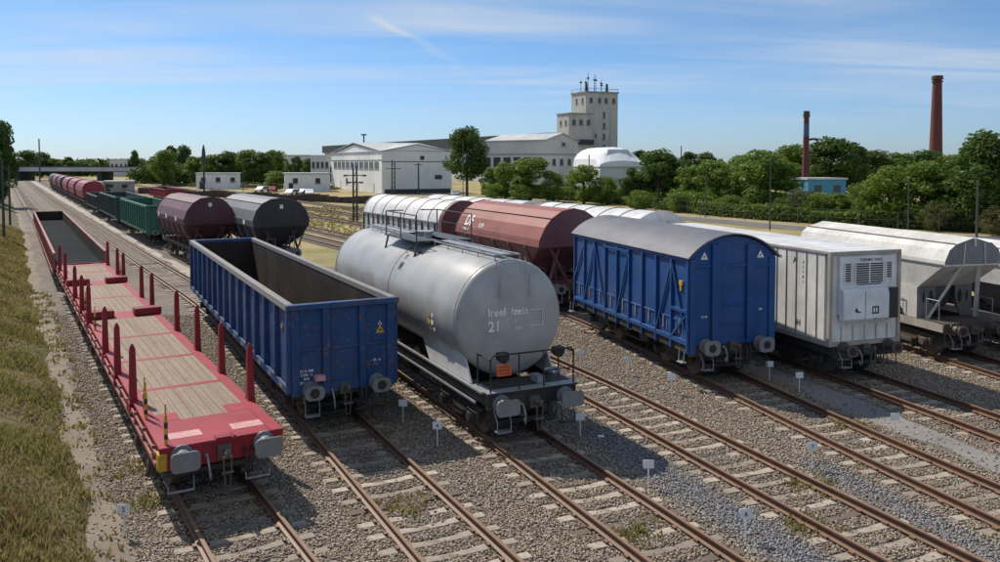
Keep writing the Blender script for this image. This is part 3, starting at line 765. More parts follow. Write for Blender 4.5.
    for y in (.62, -.62):
        p = MB(); p.box(.45, .85, y - .32, y + .32, Z + .012, Z + .016); p.build('faded_patch', simple('faded_pink', (.52, .26, .26), .7), o)
    for y in (.86, -.62):
        f = MB(); f.path([(-.02, y - .28, .62), (-.24, y - .24, .55), (-.24, y - .24, .44), (-.24, y + .24, .44), (-.24, y + .24, .55), (-.02, y + .28, .62)], .014); f.box(-.27, -.19, y - .24, y + .24, .43, .445)
        f.build('shunter_step', M['galv'], o)
flat_wagon()
# ---- 1b: low-sided well wagon behind it
def low_open():
    L, W = 44.5, 2.6
    o = wagon('low_sided_wagon', 'long low-sided open wagon with faded red ribbed sides and dark empty floor', 'open wagon', 1, 45.6, L)
    z0, z1 = .86, 1.85
    m = MB(); m.box(0, L, -W / 2, W / 2, z0, z0 + .1); m.build('floor', M['inner_blue'], o)
    for s_ in (-1, 1):
        s = MB(); y = s_ * W / 2; a, b = sorted((y, y - s_ * .06)); s.box(0, L, a, b, z0 + .1, z1 - .1, 0); a, b = sorted((y + s_ * .03, y - s_ * .09)); s.box(0, L, a, b, z1 - .1, z1, 0)
        a, b = sorted((y - s_ * .061, y - s_ * .066)); s.box(.06, L - .06, a, b, z0 + .11, z1 - .11, 1)
        for i in range(30):
            x = .3 + i * (L - .6) / 29; a, b = sorted((y, y + s_ * .09)); s.box(x - .06, x + .06, a, b, z0 - .1, z1 - .1, 0)
        a, b = sorted((y, y + s_ * .1)); s.box(0, L, a, b, z0 - .2, z0 + .02, 0)
        s.build('side_wall', [M['pink_side'], M['inner']], o)
    for x in (0, L - .1):
        s = MB(); s.box(x, x + .1, -W / 2 + .06, W / 2 - .06, z0 + .1, z0 + .35 if x == 0 else z1); s.build('end_wall', M['dark_red'] if x == 0 else M['inner'], o)
    for x in (3., 15, 29, L - 3): bogie(x, o, M['brown_frame'])
low_open()

# ---- 2: blue open gondola
def gondola(t, ynear, L, W, zt, mat, inner, rim, label, ribs=13, name='open_wagon', detail=True, zb=1.02, cat='open wagon', rimw=.09, gear=True, wthick=.06, dx=0):
    o = wagon(name, label, cat, t, ynear, L, dx=dx)
    underframe(o, L, W, M['black_frame'], zb + .16, (2.3, L - 2.3), 'disc', hs=(.50, .36), gear=gear, steps=detail)
    z0 = zb + .16
    for s_ in (-1, 1):
        m = MB(); y = s_ * W / 2; a, b = sorted((y, y - s_ * wthick)); m.box(0, L, a, b, z0, zt - .12, 0)
        a, b = sorted((y - s_ * (wthick + .001), y - s_ * (wthick + .007))); m.box(.07, L - .07, a, b, z0 + .03, zt - .121, 1)
        a, b = sorted((y + s_ * .02, y + s_ * .10)); m.box(0, L, a, b, z0 - .20, z0 - .02, 0)
        m.build('side_wall', [mat, inner], o)
        for i in range(ribs + 1):
            rb = MB()
            x = .06 + i * (L - .12) / ribs; a, b = sorted((y, y + s_ * .11)); wx = .07
            rb.hexa([(x - wx - .02, a, z0 - .15), (x + wx + .02, a, z0 - .15), (x + wx, b, z0 - .15), (x - wx, b, z0 - .15), (x - wx - .02, a, zt - .12), (x + wx + .02, a, zt - .12), (x + wx, b, zt - .12), (x - wx, b, zt - .12)] if s_ > 0 else
                    [(x - wx, a, z0 - .15), (x + wx, a, z0 - .15), (x + wx + .02, b, z0 - .15), (x - wx - .02, b, z0 - .15), (x - wx, a, zt - .12), (x + wx, a, zt - .12), (x + wx + .02, b, zt - .12), (x - wx - .02, b, zt - .12)])
            rb.build('side_rib', mat, o, bevel=.008 if detail else 0)
        r = MB(); a, b = sorted((y + s_ * .12, y - s_ * (wthick + rimw * .3))); r.hexa([(0, a, zt - .16), (L, a, zt - .16), (L, b, zt - .16), (0, b, zt - .16), (0, a + (.02 if s_ < 0 else 0), zt), (L, a + (.02 if s_ < 0 else 0), zt), (L, b - (.02 if s_ > 0 else 0), zt), (0, b - (.02 if s_ > 0 else 0), zt)])
        r.build('top_rim', rim, o, bevel=.01)
    for x, s_ in ((0, -1), (L, 1)):
        m = MB(); a, b = sorted((x, x - s_ * wthick)); m.box(a, b, -W / 2 + wthick, W / 2 - wthick, z0 - .0, zt - .1, 0)
        a2, b2 = sorted((x - s_ * (wthick + .001), x - s_ * (wthick + .007))); m.box(a2, b2, -W / 2 + .07, W / 2 - .07, z0 + .03, zt - .12, 1)
        m.build('end_wall', [mat, inner], o)
        e = MB()
        for y in (-W / 2 + .1, -.48, .48, W / 2 - .1):
            a, b = sorted((x, x + s_ * (.10 if abs(y) < 1 else .07))); ww = .09 if abs(y) < 1 else .10
            e.box(a, b, y - ww, y + ww, z0 - .26, zt - .12)
        a, b = sorted((x, x + s_ * .035)); e.box(a, b, -W / 2 + .1, W / 2 - .1, z0 + .86, z0 + .94)
        a, b = sorted((x, x + s_ * .05)); e.box(a, b, -W / 2 + .05, W / 2 - .05, z0 - .24, z0 + .02)
        e.build('end_post_frame', mat, o, bevel=.01)
        c = MB(); a, b = sorted((x + s_ * .13, x - s_ * .08)); c.box(a, b, -W / 2 - .12, W / 2 + .12, zt - .14, zt + .004); c.build('end_rim', mat, o, bevel=.015)
    m = MB(); m.box(.07, L - .07, -W / 2 + .07, W / 2 - .07, z0 + .0, z0 + .035); m.build('floor', inner, o)
    return o, z0
g, z0 = gondola(2, 21.0, 19.4, 2.72, 3.25, M['blue_gondola'], M['inner'], simple('worn_rim', (.20, .185, .175), .6), 'big blue open-top wagon with ribbed sides and rusty inside, between flat wagon and tank wagon', 14, dx=.12)
x = -.012
for yc, zc, txts in ((1.02 - .05, z0 + .33, ['31 51 538', '5 341 - 2', 'EAS', '27 t   11.2']), (-.85, z0 + .42, ['-  23 - 4', '- - -'])):
    for i, s in enumerate(txts): lettering(s, .085, (-.004, yc, zc - i * .10), (0, -1, 0), (0, 0, 1), M['white_mark'], g, align='CENTER')
def warn_triangle(parent, y, z, x, s=.11, mat='yellow'):
    m = MB(); m.prism_x([(y - s, z - s * .8), (y + s, z - s * .8), (y, z + s)], x - .004, x); m.tube((x - .0045, y, z - s * .15), (x - .006, y, z - s * .15), .03, 8, mi=1)
    m.build('warning_sign', [M[mat], M['black_mark']], parent)
warn_triangle(g, -.98, z0 + 1.25, -.003, .12); warn_triangle(g, -.98, z0 + 1.42, -.003, .06, 'white_mark')
m = MB(); m.tube((.9, 1.375, 2.55), (.9, 1.39, 2.55), .07, 12); m.build('round_badge', M['yellow'], g)
m = MB(); m.box(-.25, .02, .55, .80, 1.30, 1.42); m.build('pink_tag', M['pink_tag'], g)
# slatted unloading hatches with worn yellow on the sill
ochre = simple('worn_ochre', (.28, .17, .08), .8)
for i in range(14): m = MB(); xx = .75 + i * 1.38; m.box(xx - .16, xx + .16, 1.4605, 1.464, 1.0, 1.13); m.build('sill_mark', ochre, g)

# ---- 3: silver tank wagon
def tank_wagon():
    L = 13.9
    o = wagon('tank_wagon', 'silver-grey cylindrical tank wagon with rooftop walkway in the centre of the yard', 'tank wagon', 3, 19.75, L, dx=.12)
    underframe(o, L, 2.5, M['black_frame'], 1.28, (2.1, L - 2.1), 'plate', hs=(.60, .38), hw=.36)
    x0, x1, r, cz = 1.0, L - .55, 1.50, 2.84
    ns = 56; prof = []
    dep = .36
    for i in range(9):
        a = math.pi / 2 * i / 8; prof.append((x0 + dep * (1 - math.sin(a)) - .0, max(.0001, 0) if i == 8 and False else r * (math.sin(math.acos(min(1, math.sin(a)))) if False else 1)))
    prof = [(x0 + dep * (1 - math.cos(a)), r * math.sin(a) ** .62 if a > 0 else 0) for a in [math.pi / 2 * i / 10 for i in range(11)]]
    prof += [(x0 + dep + (x1 - x0 - 2 * dep) * f, r) for f in (.25, .45, .455, .75)]
    prof += [(x1 - dep * (1 - math.cos(a)), r * math.sin(a) ** .62 if a > 0 else 0) for a in [math.pi / 2 * i / 10 for i in range(10, -1, -1)]]
    m = MB(); vs = []
    for px, pr in prof:
        pr = max(pr, .002)
        vs += [(px, pr * math.cos(2 * math.pi * j / ns), cz + pr * math.sin(2 * math.pi * j / ns)) for j in range(ns)]
    m.add(vs, [(i * ns + j, i * ns + (j + 1) % ns, (i + 1) * ns + (j + 1) % ns, (i + 1) * ns + j) for i in range(len(prof) - 1) for j in range(ns)])
    tank = m.build('tank', M['tank'], o); tank.data.set_sharp_from_angle(angle=R(60))
    # weld seam hoops
    for xx in (x0 + .40, x0 + (x1 - x0) * .46, x1 - .42):
        h = MB(); n = 40
        pts = [(xx, (r + .004) * math.cos(2 * math.pi * j / n), cz + (r + .004) * math.sin(2 * math.pi * j / n)) for j in range(n + 1)]
        h.path(pts, .012, 5); h.build('weld_band', M['tank'], tank)
    # saddle side plates
    for s_ in (-1, 1):
        for xa, xb, xc, xd in ((1.0, 1.5, 4.6, 3.9), (L - 1.0, L - 1.5, L - 4.6, L - 3.9)):
            p = MB(); y = s_ * 1.17
            p.prism_y([(xa, 1.29), (xb, 2.0), (xc, 2.0), (xd, 1.29)], y - .02, y + .02); p.build('saddle_plate', M['white_steel'], o)
        p = MB(); p.box(1.2, L - 1.2, s_ * 1.05 - .06, s_ * 1.05 + .06, 1.96, 2.03); p.build('saddle_rail', M['white_steel'], o)
        p = MB(); y = s_ * 1.27; p.box(.2, L - .2, y - .03, y + .03, 1.28, 1.33); p.box(.6, L - .6, y - .02, y + .02, .95, 1.0)
        p.build('side_strip', M['galv'], o)
    # end platform with railing
    p = MB(); p.box(-.04, 1.1, -1.24, 1.24, 1.285, 1.325); p.build('end_platform', M['black_frame'], o)
    pe = MB(); pe.box(-.045, .9, 1.0, 1.245, 1.328, 1.34); pe.box(-.045, .25, -1.245, 1.0, 1.328, 1.34); pe.build('platform_tread', M['galv'], o)
    q = MB(); H = 2.22; X = .0
    q.path([(X, 1.14, 1.32), (X, 1.14, H - .08), (X, 1.06, H), (X, -1.06, H), (X, -1.14, H - .08), (X, -1.14, 1.32)], .022, 8)
    for y in (.38, -.30): q.path([(X, y, 1.32), (X, y, H)], .02, 6)
    q.path([(X, 1.14, 1.75), (X, .38, 1.75)], .016); q.path([(X, -.30, 1.72), (X, -1.14, 1.72)], .016)
    for y in (1.14, -1.14): q.path([(X, y, H - .1), (.75, y, H - .1), (.75, y, 1.32)], .02)
    q.build('end_railing', M['black_frame'], o)
    pl = MB(); pl.box(-.035, -.02, .60, .98, 1.72, 2.0, 0)
    for zz in (1.78, 1.86, 1.94): pl.box(-.038, -.0355, .66, .92, zz - .008, zz + .008, 1)
    pl.build('hazard_plate', [M['orange'], M['black_mark']], o)
    for y in (.72, -.82):
        b = MB(); b.tube((.12, y, 2.08), (.30, y, 2.08), .11, 12); b.box(.10, .32, y - .13, y + .13, 2.05, 2.22); b.build('end_lamp', M['black_frame'], o)
    bb = MB(); bb.path([(.5, -.6, 1.6), (.35, -.8, 1.66), (.45, -1.0, 1.52)], .05, 8); bb.box(.3, .7, -.5, -.3, 1.33, 1.5); bb.build('valve', M['galv'], o)
    # ladder lines over the near dome and the walkway on top
    lad = MB()
    for y in (.30, -.02):
        pts = [(x0 - .05, y, cz - .2), (x0 - .06, y, cz + .8), (x0 + .05, y, cz + 1.25), (x0 + .45, y, cz + r + .02)]
    for y in (.42, -.42):
        lad.path([(x0 - .04, y, cz + .55), (x0 - .02, y, cz + 1.15), (x0 + .25, y, cz + r + .05)], .014, 6)
    lad.build('end_handrail', M['galv'], tank)
    wk = MB(); ztop = cz + r + .10
    for s_ in (-1, 1): wk.path([(x0 + .4, s_ * .36, ztop), (x1 - .4, s_ * .36, ztop)], .018, 6)
    for i in range(12): xx = x0 + .4 + i * (x1 - x0 - .8) / 11; wk.path([(xx, -.36, ztop), (xx, .36, ztop)], .016); wk.path([(xx, -.36, ztop), (xx, -.36, cz + r * .96)], .014); wk.path([(xx, .36, ztop), (xx, .36, cz + r * .96)], .014)
    wk.box(x0 + .5, x1 - .5, -.16, .16, ztop + .0, ztop + .02)
    wk.build('walkway', M['galv'], o)
    mid = x0 + (x1 - x0) * .50
    pf = MB(); pf.box(mid - 1.5, mid + 1.5, -.9, .95, ztop - .02, ztop + .02)
    for s_ in (-1, 1): pf.beam((mid - 1.4, s_ * .85, ztop - .03), (mid - 1.4, s_ * 1.0, cz + .95), .05, .05); pf.beam((mid + 1.4, s_ * .85, ztop - .03), (mid + 1.4, s_ * 1.0, cz + .95), .05, .05)
    pf.build('top_platform', M['mast'], o)
    hr = MB(); zz = ztop + .78
    for s_ in (-1, 1):
        y = s_ * .9
        hr.path([(mid - 1.45, y, ztop), (mid - 1.45, y, zz), (mid + 1.45, y, zz), (mid + 1.45, y, ztop)], .02, 6); hr.path([(mid, y, ztop), (mid, y, zz)], .018); hr.path([(mid - 1.45, y, ztop + .4), (mid + 1.45, y, ztop + .4)], .012)
    hr.path([(mid + 1.45, .9, zz), (mid + 1.45, .3, zz)], .02); hr.path([(mid + 1.45, -.9, zz), (mid + 1.45, -.3, zz)], .02)
    hr.path([(x0 + .7, -.5, ztop + .34), (mid - 1.45, -.5, ztop + .34)], .012); hr.path([(mid + 1.5, -.5, ztop + .34), (x1 - .8, -.5, ztop + .34)], .012)
    hr.build('top_railing', M['black_frame'], o)
    dm = MB(); dm.tube((mid + .3, 0, cz + r - .05), (mid + .3, 0, ztop + .12), .28, 18); dm.tube((mid + .3, 0, ztop + .12), (mid + .3, 0, ztop + .17), .33, 18); dm.tube((mid - .6, .2, cz + r - .1), (mid - .6, .2, ztop + .22), .12, 10)
    dm.build('manhole_dome', M['galv'], o)
    sl = MB()
    for s_ in (-1, 1):
        for dx_ in (-.22, .22): sl.path([(mid - 1.1 + dx_, s_ * .95, ztop), (mid - 1.1 + dx_, s_ * 1.5, cz + .2), (mid - 1.1 + dx_, s_ * 1.48, 1.1)], .018)
        for i in range(9):
            zz_ = 1.25 + i * .3; yy_ = 1.5 if zz_ < cz + .2 else 1.5 - (zz_ - cz - .2) * .42
            if s_ < 0: sl.path([(mid - 1.32, s_ * yy_, zz_), (mid - .88, s_ * yy_, zz_)], .014)
    # only the right-hand ladder reaches the ground side
    sl = MB(); s_ = -1
    for dx_ in (-.22, .22): sl.path([(mid - 1.1 + dx_, s_ * .95, ztop), (mid - 1.1 + dx_, s_ * 1.5, cz + .2), (mid - 1.1 + dx_, s_ * 1.48, 1.1)], .018)
    for i in range(9):
        zz_ = 1.25 + i * .3; yy_ = 1.5 if zz_ < cz + .2 else 1.5 - (zz_ - cz - .2) * .42
        sl.path([(mid - 1.32, s_ * yy_, zz_), (mid - .88, s_ * yy_, zz_)], .014)
    sl.build('side_ladder', M['galv'], o)
    # markings on the dome end
    X = x0 - .012
    def on_end(txt, s, y, z): lettering(txt, s, (X + .012 * 0 - .004 + dome_x(y, z), y, z), (0, -1, 0), (0, 0, 1), M['white_mark'], tank)
    def dome_x(y, z):
        rr = min(1, math.hypot(y, z - cz) / r) ; a = math.asin(min(1, rr ** (1 / .62))); return dep * (1 - math.cos(a)) - .0
    on_end('Ireel', .28, .50, cz + .12); on_end('Izeln', .26, -.14, cz + .12); on_end('21', .36, .56, cz - .26)
    on_end('A', .12, -.02, cz - .08); on_end('29.0', .11, -.10, cz - .26)
    lm = MB()
    for y0, z0_ in ((-.45, cz + .20), (-.45, cz - .20)):
        lm.box(X - .006 + dome_x(y0, z0_), X + .012 + dome_x(y0, z0_), y0 - .36, y0, z0_ - .006, z0_ + .006)
    lm.box(X + .0, X + .03, -.815, -.803, cz - .2, cz + .2); lm.build('frame_lines', M['white_mark'], tank)
    # side emblem
    a = R(-8)
    for k, (xx, col, sz) in enumerate(((x0 + 2.15, 'yellow', .16), (x0 + 1.9, 'white_mark', .13))):
        e = MB()
        for j in range(3):
            aa = R(-4 - j * 7); y_, z_ = (r + .003) * math.cos(aa), cz + (r + .003) * math.sin(aa)
            e.tube((xx + (.05 if j == 1 else 0), y_, z_), (xx + (.05 if j == 1 else 0), y_ + .006, z_), sz * (.62 if j == 1 else .45), 10)
        e.build('emblem', M[col], tank)
    # lettering on the upper flank
    for xx, s, aa in ((mid - .55, 'C', 52), (mid - .9, 'x', 44), (mid - 1.45, '69', 50), (mid - 1.0, 'III', 30)):
        aa = R(aa); n_ = Vector((0, math.cos(aa), math.sin(aa))); pz = Vector((xx, 0, cz)) + n_ * (r + .004)
        up = Vector((0, -math.sin(aa), math.cos(aa))); lettering(s, .36, pz, (-1, 0, 0), up, M['black_mark'], tank)
tank_wagon()

# ---- 4: blue covered van
def arch(W, ze, zt, n=14, over=0.):
    h = zt - ze; rr = (W * W / 4 + h * h) / (2 * h); a0 = math.asin(min(1, W / 2 / rr))
    return [(rr * math.sin(a0 - 2 * a0 * i / n), zt - rr + rr * math.cos(a0 - 2 * a0 * i / n)) for i in range(n + 1)]
def covered_van():
    L, W = 9.4, 3.05
    o = wagon('covered_van', 'blue covered goods van with curved grey roof and ribbed sides', 'goods van', 5, 25.5, L, dx=-.04)
    ze, zt, zb = 3.9, 4.57, 1.15
    underframe(o, L, W, M['black_frame'], zb, (1.9, L - 1.9), 'disc', hs=(.54, .46), bsp=.96, zb=1.14)
    m = MB(); poly = [(-W / 2 + .03, zb), (W / 2 - .03, zb)] + arch(W - .06, ze, zt - .05); m.prism_x(poly, .03, L - .03); m.build('body', M['blue_van'], o)
    r = MB(); top = arch(W + .22, ze - .02, zt + .04, 18); low = arch(W + .14, ze - .06, zt, 18)
    r.prism_x(top + low[::-1], -.10, L + .10); r.build('roof', M['van_roof'], o)
    # the end face: corner posts, two stiff posts, panels
    for x, s_ in ((0.03, -1), (L - .03, 1)):
        e = MB(); a, b = sorted((x, x + s_ * .10))
        for y in (-.62, .62): e.hexa([(a, y - .14, zb), (b, y - .10 if s_ > 0 else y - .14, zb), (b, y + .14, zb), (a, y + .14, zb), (a, y - .14, ze + .38), (b, y - .14, ze + .38), (b, y + .14, ze + .38), (a, y + .14, ze + .38)])
        a, b = sorted((x, x + s_ * .05))
        for y in (-W / 2 + .12, W / 2 - .12): e.box(a, b, y - .10, y + .10, zb - .25, ze - .06)
        a, b = sorted((x, x + s_ * .045)); e.box(a, b, -W / 2 + .22, W / 2 - .22, ze - .34, ze - .26); e.box(a, b, -W / 2 + .22, W / 2 - .22, zb, zb + .16)
        a, b = sorted((x, x + s_ * .03)); e.box(a, b, -.46, .46, 2.35, 2.42); e.box(a, b, -.46, .46, 1.75, 1.80)
        e.build('end_frame', M['blue_van'], o, bevel=.01)
    for y in (1.0, -1.0):
        warn_triangle(o, y, ze + .02, .028, .13, 'white_mark')
    lettering('31 80', .09, (.026, .98, 2.0), (0, -1, 0), (0, 0, 1), M['white_mark'], o); lettering('240', .09, (.026, -1.02, 2.15), (0, -1, 0), (0, 0, 1), M['white_mark'], o)
    nb = 9
    for s_ in (-1, 1):
        y = s_ * (W / 2 - .03)
        for i in range(nb + 1):
            p = MB()
            x = .08 + i * (L - .16) / nb; a, b = sorted((y, y + s_ * .08)); p.box(x - .045, x + .045, a, b, zb - .25, ze - .08); p.build('side_rib', M['blue_van'], o, bevel=.006)
        p = MB()
        a, b = sorted((y, y + s_ * .07)); p.box(.05, L - .05, a, b, zb + .0, zb + .14); p.box(.05, L - .05, a, b, ze - .16, ze - .06)
        a, b = sorted((y, y + s_ * .03)); p.box(.05, L - .05, a, b, 1.82, 1.88)
        p.build('side_rails', M['blue_van'], o, bevel=.006)
        d = MB(); xs = [.08 + i * (L - .16) / nb for i in range(nb + 1)]; yb = y + s_ * .05
        for (i, j) in ((0, 1), (2, 1), (5, 4), (6, 7), (8, 7), (9, 8)) if s_ > 0 else ((1, 0), (8, 9)):
            d = MB()
            if (i, j) == (9, 8): d.beam((xs[9], yb, zb + .9), (xs[8], yb, ze - .3), .05, .06)
            else: d.beam((xs[i], yb, zb + .1), (xs[j], yb, ze - .2), .05, .06)
            d.build('side_brace', M['blue_van'], o)
        d = MB()
        d.beam((xs[1], yb, zb + .1), (xs[0], yb, zb + 1.0), .05, .07); d.box(xs[0], xs[1], min(y, yb + s_ * .04), max(y, yb + s_ * .04), zb + 1.0, zb + 1.09)
        d.build('side_brace', M['blue_van'], o)
        # sliding door between two ribs
        dr = MB(); a, b = sorted((y + s_ * .082, y + s_ * .11)); dr.box(xs[4] - .06, xs[6] + .06, a, b, ze - .28, ze - .20); dr.build('door_rail', M['blue_van'], o)
        # latches and worn paint specks on each panel foot
        for i in range(nb):
            if s_ < 0 and i % 3: continue
            h = MB(); x = xs[i] + .55; a, b = sorted((y + s_ * .005, y + s_ * .04))
            for kx in range(4):
                hh = random.uniform(.1, .5); xx = xs[i] + .12 + kx * .22 + random.uniform(-.05, .05); h.box(xx, xx + random.uniform(.012, .03), a, b - .02 if s_ > 0 else b, zb + .2 + random.random() * .3, zb + .3 + hh)
            h.build('paint_wear', M['galv'], o) if s_ > 0 else None
            h = MB(); h.box(x - .03, x + .03, a, b, zb + .3, zb + .7); h.build('latch', M['galv'], o)
    t = MB(); a = W / 2 + .0; t.box(.42, .62, a - .03, a + .02, 2.98, 3.12); t.box(.48, .56, a - .03, a + .025, 2.80, 2.98); t.build('emblem', M['yellow'], o)
    # corner step irons and hand irons
    for x in (.12, L - .12):
        h = MB(); h.path([(x, W / 2 + .08, 1.0), (x, W / 2 + .12, .62), (x + .3, W / 2 + .12, .62), (x + .3, W / 2 + .08, 1.0)], .018); h.box(x, x + .3, W / 2, W / 2 + .2, .60, .625); h.build('corner_step', M['galv'], o)
covered_van()

# ---- hopper wagons
def hopper(name, label, t, ynear, L, half, zlow, mat, endmat, fr, ylow=1.05, pockets=4, ridge=False, legs=True, gear=True, cat='hopper wagon', endleg='frame', dx=0, end_slope=1.5, seam=None, full=.45):
    """half: right half of the upper cross section, from the eave up to the ridge [(y,z)...]; below the eave the body tapers to the hopper mouths"""
    o = wagon(name, label, cat, t, ynear, L, dx=dx)
    We = half[0][0]; ze = half[0][1]; fullp = [(y, z) for y, z in half] + [(-y, z) for y, z in half[::-1] if y > 1e-4]
    m = MB(); m.prism_x(fullp, 0, L, 0, 1)
    bo = m.build('body', [mat, endmat], o, bevel=.012); bo.data.set_sharp_from_angle(angle=R(9))
    # end rims
    for x in (0, L - .05):
        r = MB(); out_ = [(y * 1.012, ze + (z - ze) * 1.012) for y, z in half]; 
        pts = [(x + .02, y, z) for y, z in out_] + [(x + .02, -y, z) for y, z in out_[::-1]]
        r.path(pts, .022, 5); r.build('edge_rim', mat, o)
    # lower taper
    m = MB(); zm = ze - .55 * (ze - zlow); ym = ylow + (We - ylow) * full; es = end_slope
    top = [(0.005, -We + .005, ze - .002), (L - .005, -We + .005, ze - .002), (L - .005, We - .005, ze - .002), (0.005, We - .005, ze - .002)]
    b = [(es * .62, -ym, zm), (L - es * .62, -ym, zm), (L - es * .62, ym, zm), (es * .62, ym, zm)]
    m.hexa(b + top)
    pl_ = (L - 2 * es * .62) / pockets
    for i in range(pockets):
        a, c = es * .62 + i * pl_ + .01, es * .62 + (i + 1) * pl_ - .01; cc = (a + c) / 2; hw_ = pl_ * .22
        m.hexa([(cc - hw_, -ylow * .75, zlow), (cc + hw_, -ylow * .75, zlow), (cc + hw_, ylow * .75, zlow), (cc - hw_, ylow * .75, zlow), (a, -ym + .004, zm), (c, -ym + .004, zm), (c, ym - .004, zm), (a, ym - .004, zm)])
    ch = m.build('hopper_chute', [mat if endleg == 'plate' else endmat], o, bevel=.01); ch.data.set_sharp_from_angle(angle=R(10))  # where darker, end tone paints the chutes' shade behind the lit frames
    for i in range(2 * pockets + 2):
        rb = MB()
        x = es * .62 + (i // 2) * pl_
        for s_ in ((-1,), (1,))[i % 2]: rb.beam((x, s_ * (We - .02), ze - .05), (x, s_ * (ym + .06), zm), .08, .10); rb.beam((x, s_ * (ym + .04), zm), (x, s_ * 1.15, 1.2), .08, .09)
        rb.build('side_frame', mat, o)
    underframe(o, L, 2.5, fr, 1.22, (2.0, L - 2.0), 'disc', bmat=fr, gear=gear, hs=(.5, .42))
    if legs:
        for x, s_ in ((.25, 1), (L - .25, -1)):
            g_ = MB()
            for q in (-1, 1):
                g_.prism_y([(x, 1.23), (x + s_ * .75, 1.23), (x + s_ * .35, ze - .1) if endleg != 'plate' else (x + s_ * .25, ze - .85), (x - s_ * .06, ze - .1) if endleg != 'plate' else (x - s_ * .55 * 0, ze - .85)], q * (ylow + .02) - .03, q * (ylow + .02) + .03) if endleg == 'plate' else g_.beam((x, q * 1.12, 1.2), (x, q * .62, ze + .1), .12, .12)
                g_.beam((x, q * .15, 1.25), (x, q * (ylow + .05), ze - .05), .15, .12)
                if endleg == 'plate': g_.beam((x, q * 1.0, 1.23), (x + s_ * .4, q * ym, zm + .1), .12, .1)
            g_.build('end_struts', endmat if endleg != 'plate' else mat, o)
        l = MB()
        for q in (.55, .85): l.path([(.12, -q, 1.2), (.12, -q, 2.1)], .018)
        l.path([(.12, -.55, 2.1), (.12, -.85, 2.1)], .018)
        for z in (1.45, 1.7, 1.95): l.path([(.12, -.55, z), (.12, -.85, z)], .012)
        l.path([(.05, .9, 1.2), (.05, .9, 2.0), (.05, .4, 2.0), (.05, .4, 1.2)], .018); l.build('end_ladder', M['galv'] if endleg == 'plate' else fr, o)
        pf = MB(); pf.box(.0, 1.2, -1.2, 1.2, 1.225, 1.25); pf.build('end_platform', fr, o); pf = MB(); pf.box(L - 1.2, L, -1.2, 1.2, 1.225, 1.25); pf.build('end_platform', fr, o)
    for s_ in (-1, 1):
        hr = MB(); y = s_ * 1.30
        hr.path([(.3, y, 1.3), (.3, y, 1.95), (L - .3, y, 1.95), (L - .3, y, 1.3)], .016)
        for i in range(1, 6): hr.path([(.3 + i * (L - .6) / 6, y, 1.2), (.3 + i * (L - .6) / 6, y, 1.95)], .014)
        hr.build('side_handrail', fr, o)
    if seam:
        for (y, z) in seam:
            s = MB()
            for q in (-1, 1): s.beam((.03, q * y, z), (L - .03, q * y, z), .05, .045)
            s.build('roof_seam', M['black_frame'] if mat != M['pale_hopper'] else M['grey_hopper'], o)
    return o
halfA = [(1.62, 2.72), (1.66, 3.05), (1.46, 3.62), (1.06, 4.14), (.6, 4.42), (0, 4.50)]
hb = hopper('hopper_wagon', 'reddish-brown hopper wagon coupled behind the blue covered van', 5, 37.8, 10.1, [(1.8, 2.95), (1.73, 3.3), (1.45, 3.85), (1.1, 4.25), (.6, 4.55), (0, 4.68)], 1.5, M['hopper_brown'], M['maroon'], M['maroon'], seam=[(1.12, 4.245)], end_slope=2.4, dx=.05)
for s, sz, xx, zz in (('DF', .85, 8.5, 3.42), ('0 59', .34, 6.8, 3.40), ('3 780 4 1', .24, 8.6, 3.12)):
    f = (zz - 3.3) / .55; y = 1.73 - .28 * max(0, f); u = Vector((0, -.28, .55)).normalized() if zz > 3.3 else Vector((0, -.07, .35)).normalized()
    if zz <= 3.3: y = 1.79
    lettering(s, sz, (xx, y + .012, zz), (-1, 0, 0), u, M['white_mark'], hb)
h2 = hopper('hopper_wagon', 'dusty maroon hopper wagon behind the blue open wagon, next to the green open wagon', 3, 54.6, 10.6, halfA, 1.5, M['maroon'], paint('maroon_shaded_end', (.085, .03, .036), .1, .4, .5), M['brown_frame'], seam=[(1.07, 4.14)], dx=.1, full=.58, end_slope=.85, pockets=5)  # end tone is the maroon darkened to paint in its shade
h3 = hopper('hopper_wagon', 'grey hopper wagon with near-black shaded end behind the blue open wagon', 4, 52.0, 10.2, [(1.74, 2.75), (1.80, 3.15), (1.58, 3.78), (1.2, 4.22), (.65, 4.48), (0, 4.56)], 1.5, M['grey_hopper'], paint('grey_shaded_end', (.035, .033, .034), .1, .4, .5), M['grey_hopper'], seam=[(1.21, 4.22)], dx=-.68, full=.58, end_slope=.85, pockets=5)  # end of the grey body darkened, its shade put into the colour
for hw_, xs_ in ((h2, (3.0, 6.5, 9.5)), (h3, (2.4, 5.5, 8.5))):
    for x in xs_: m = MB(); m.box(x - .35, x + .1, 1.655 if hw_ is h2 else 1.79, 1.675 if hw_ is h2 else 1.81, 2.85, 3.12); m.build('marking_panel', M['white_mark'], hw_)
    m = MB(); m.box(-.01, -.004, -.10, .10, 3.9, 4.15); m.build('end_plate', M['white_mark'], hw_)
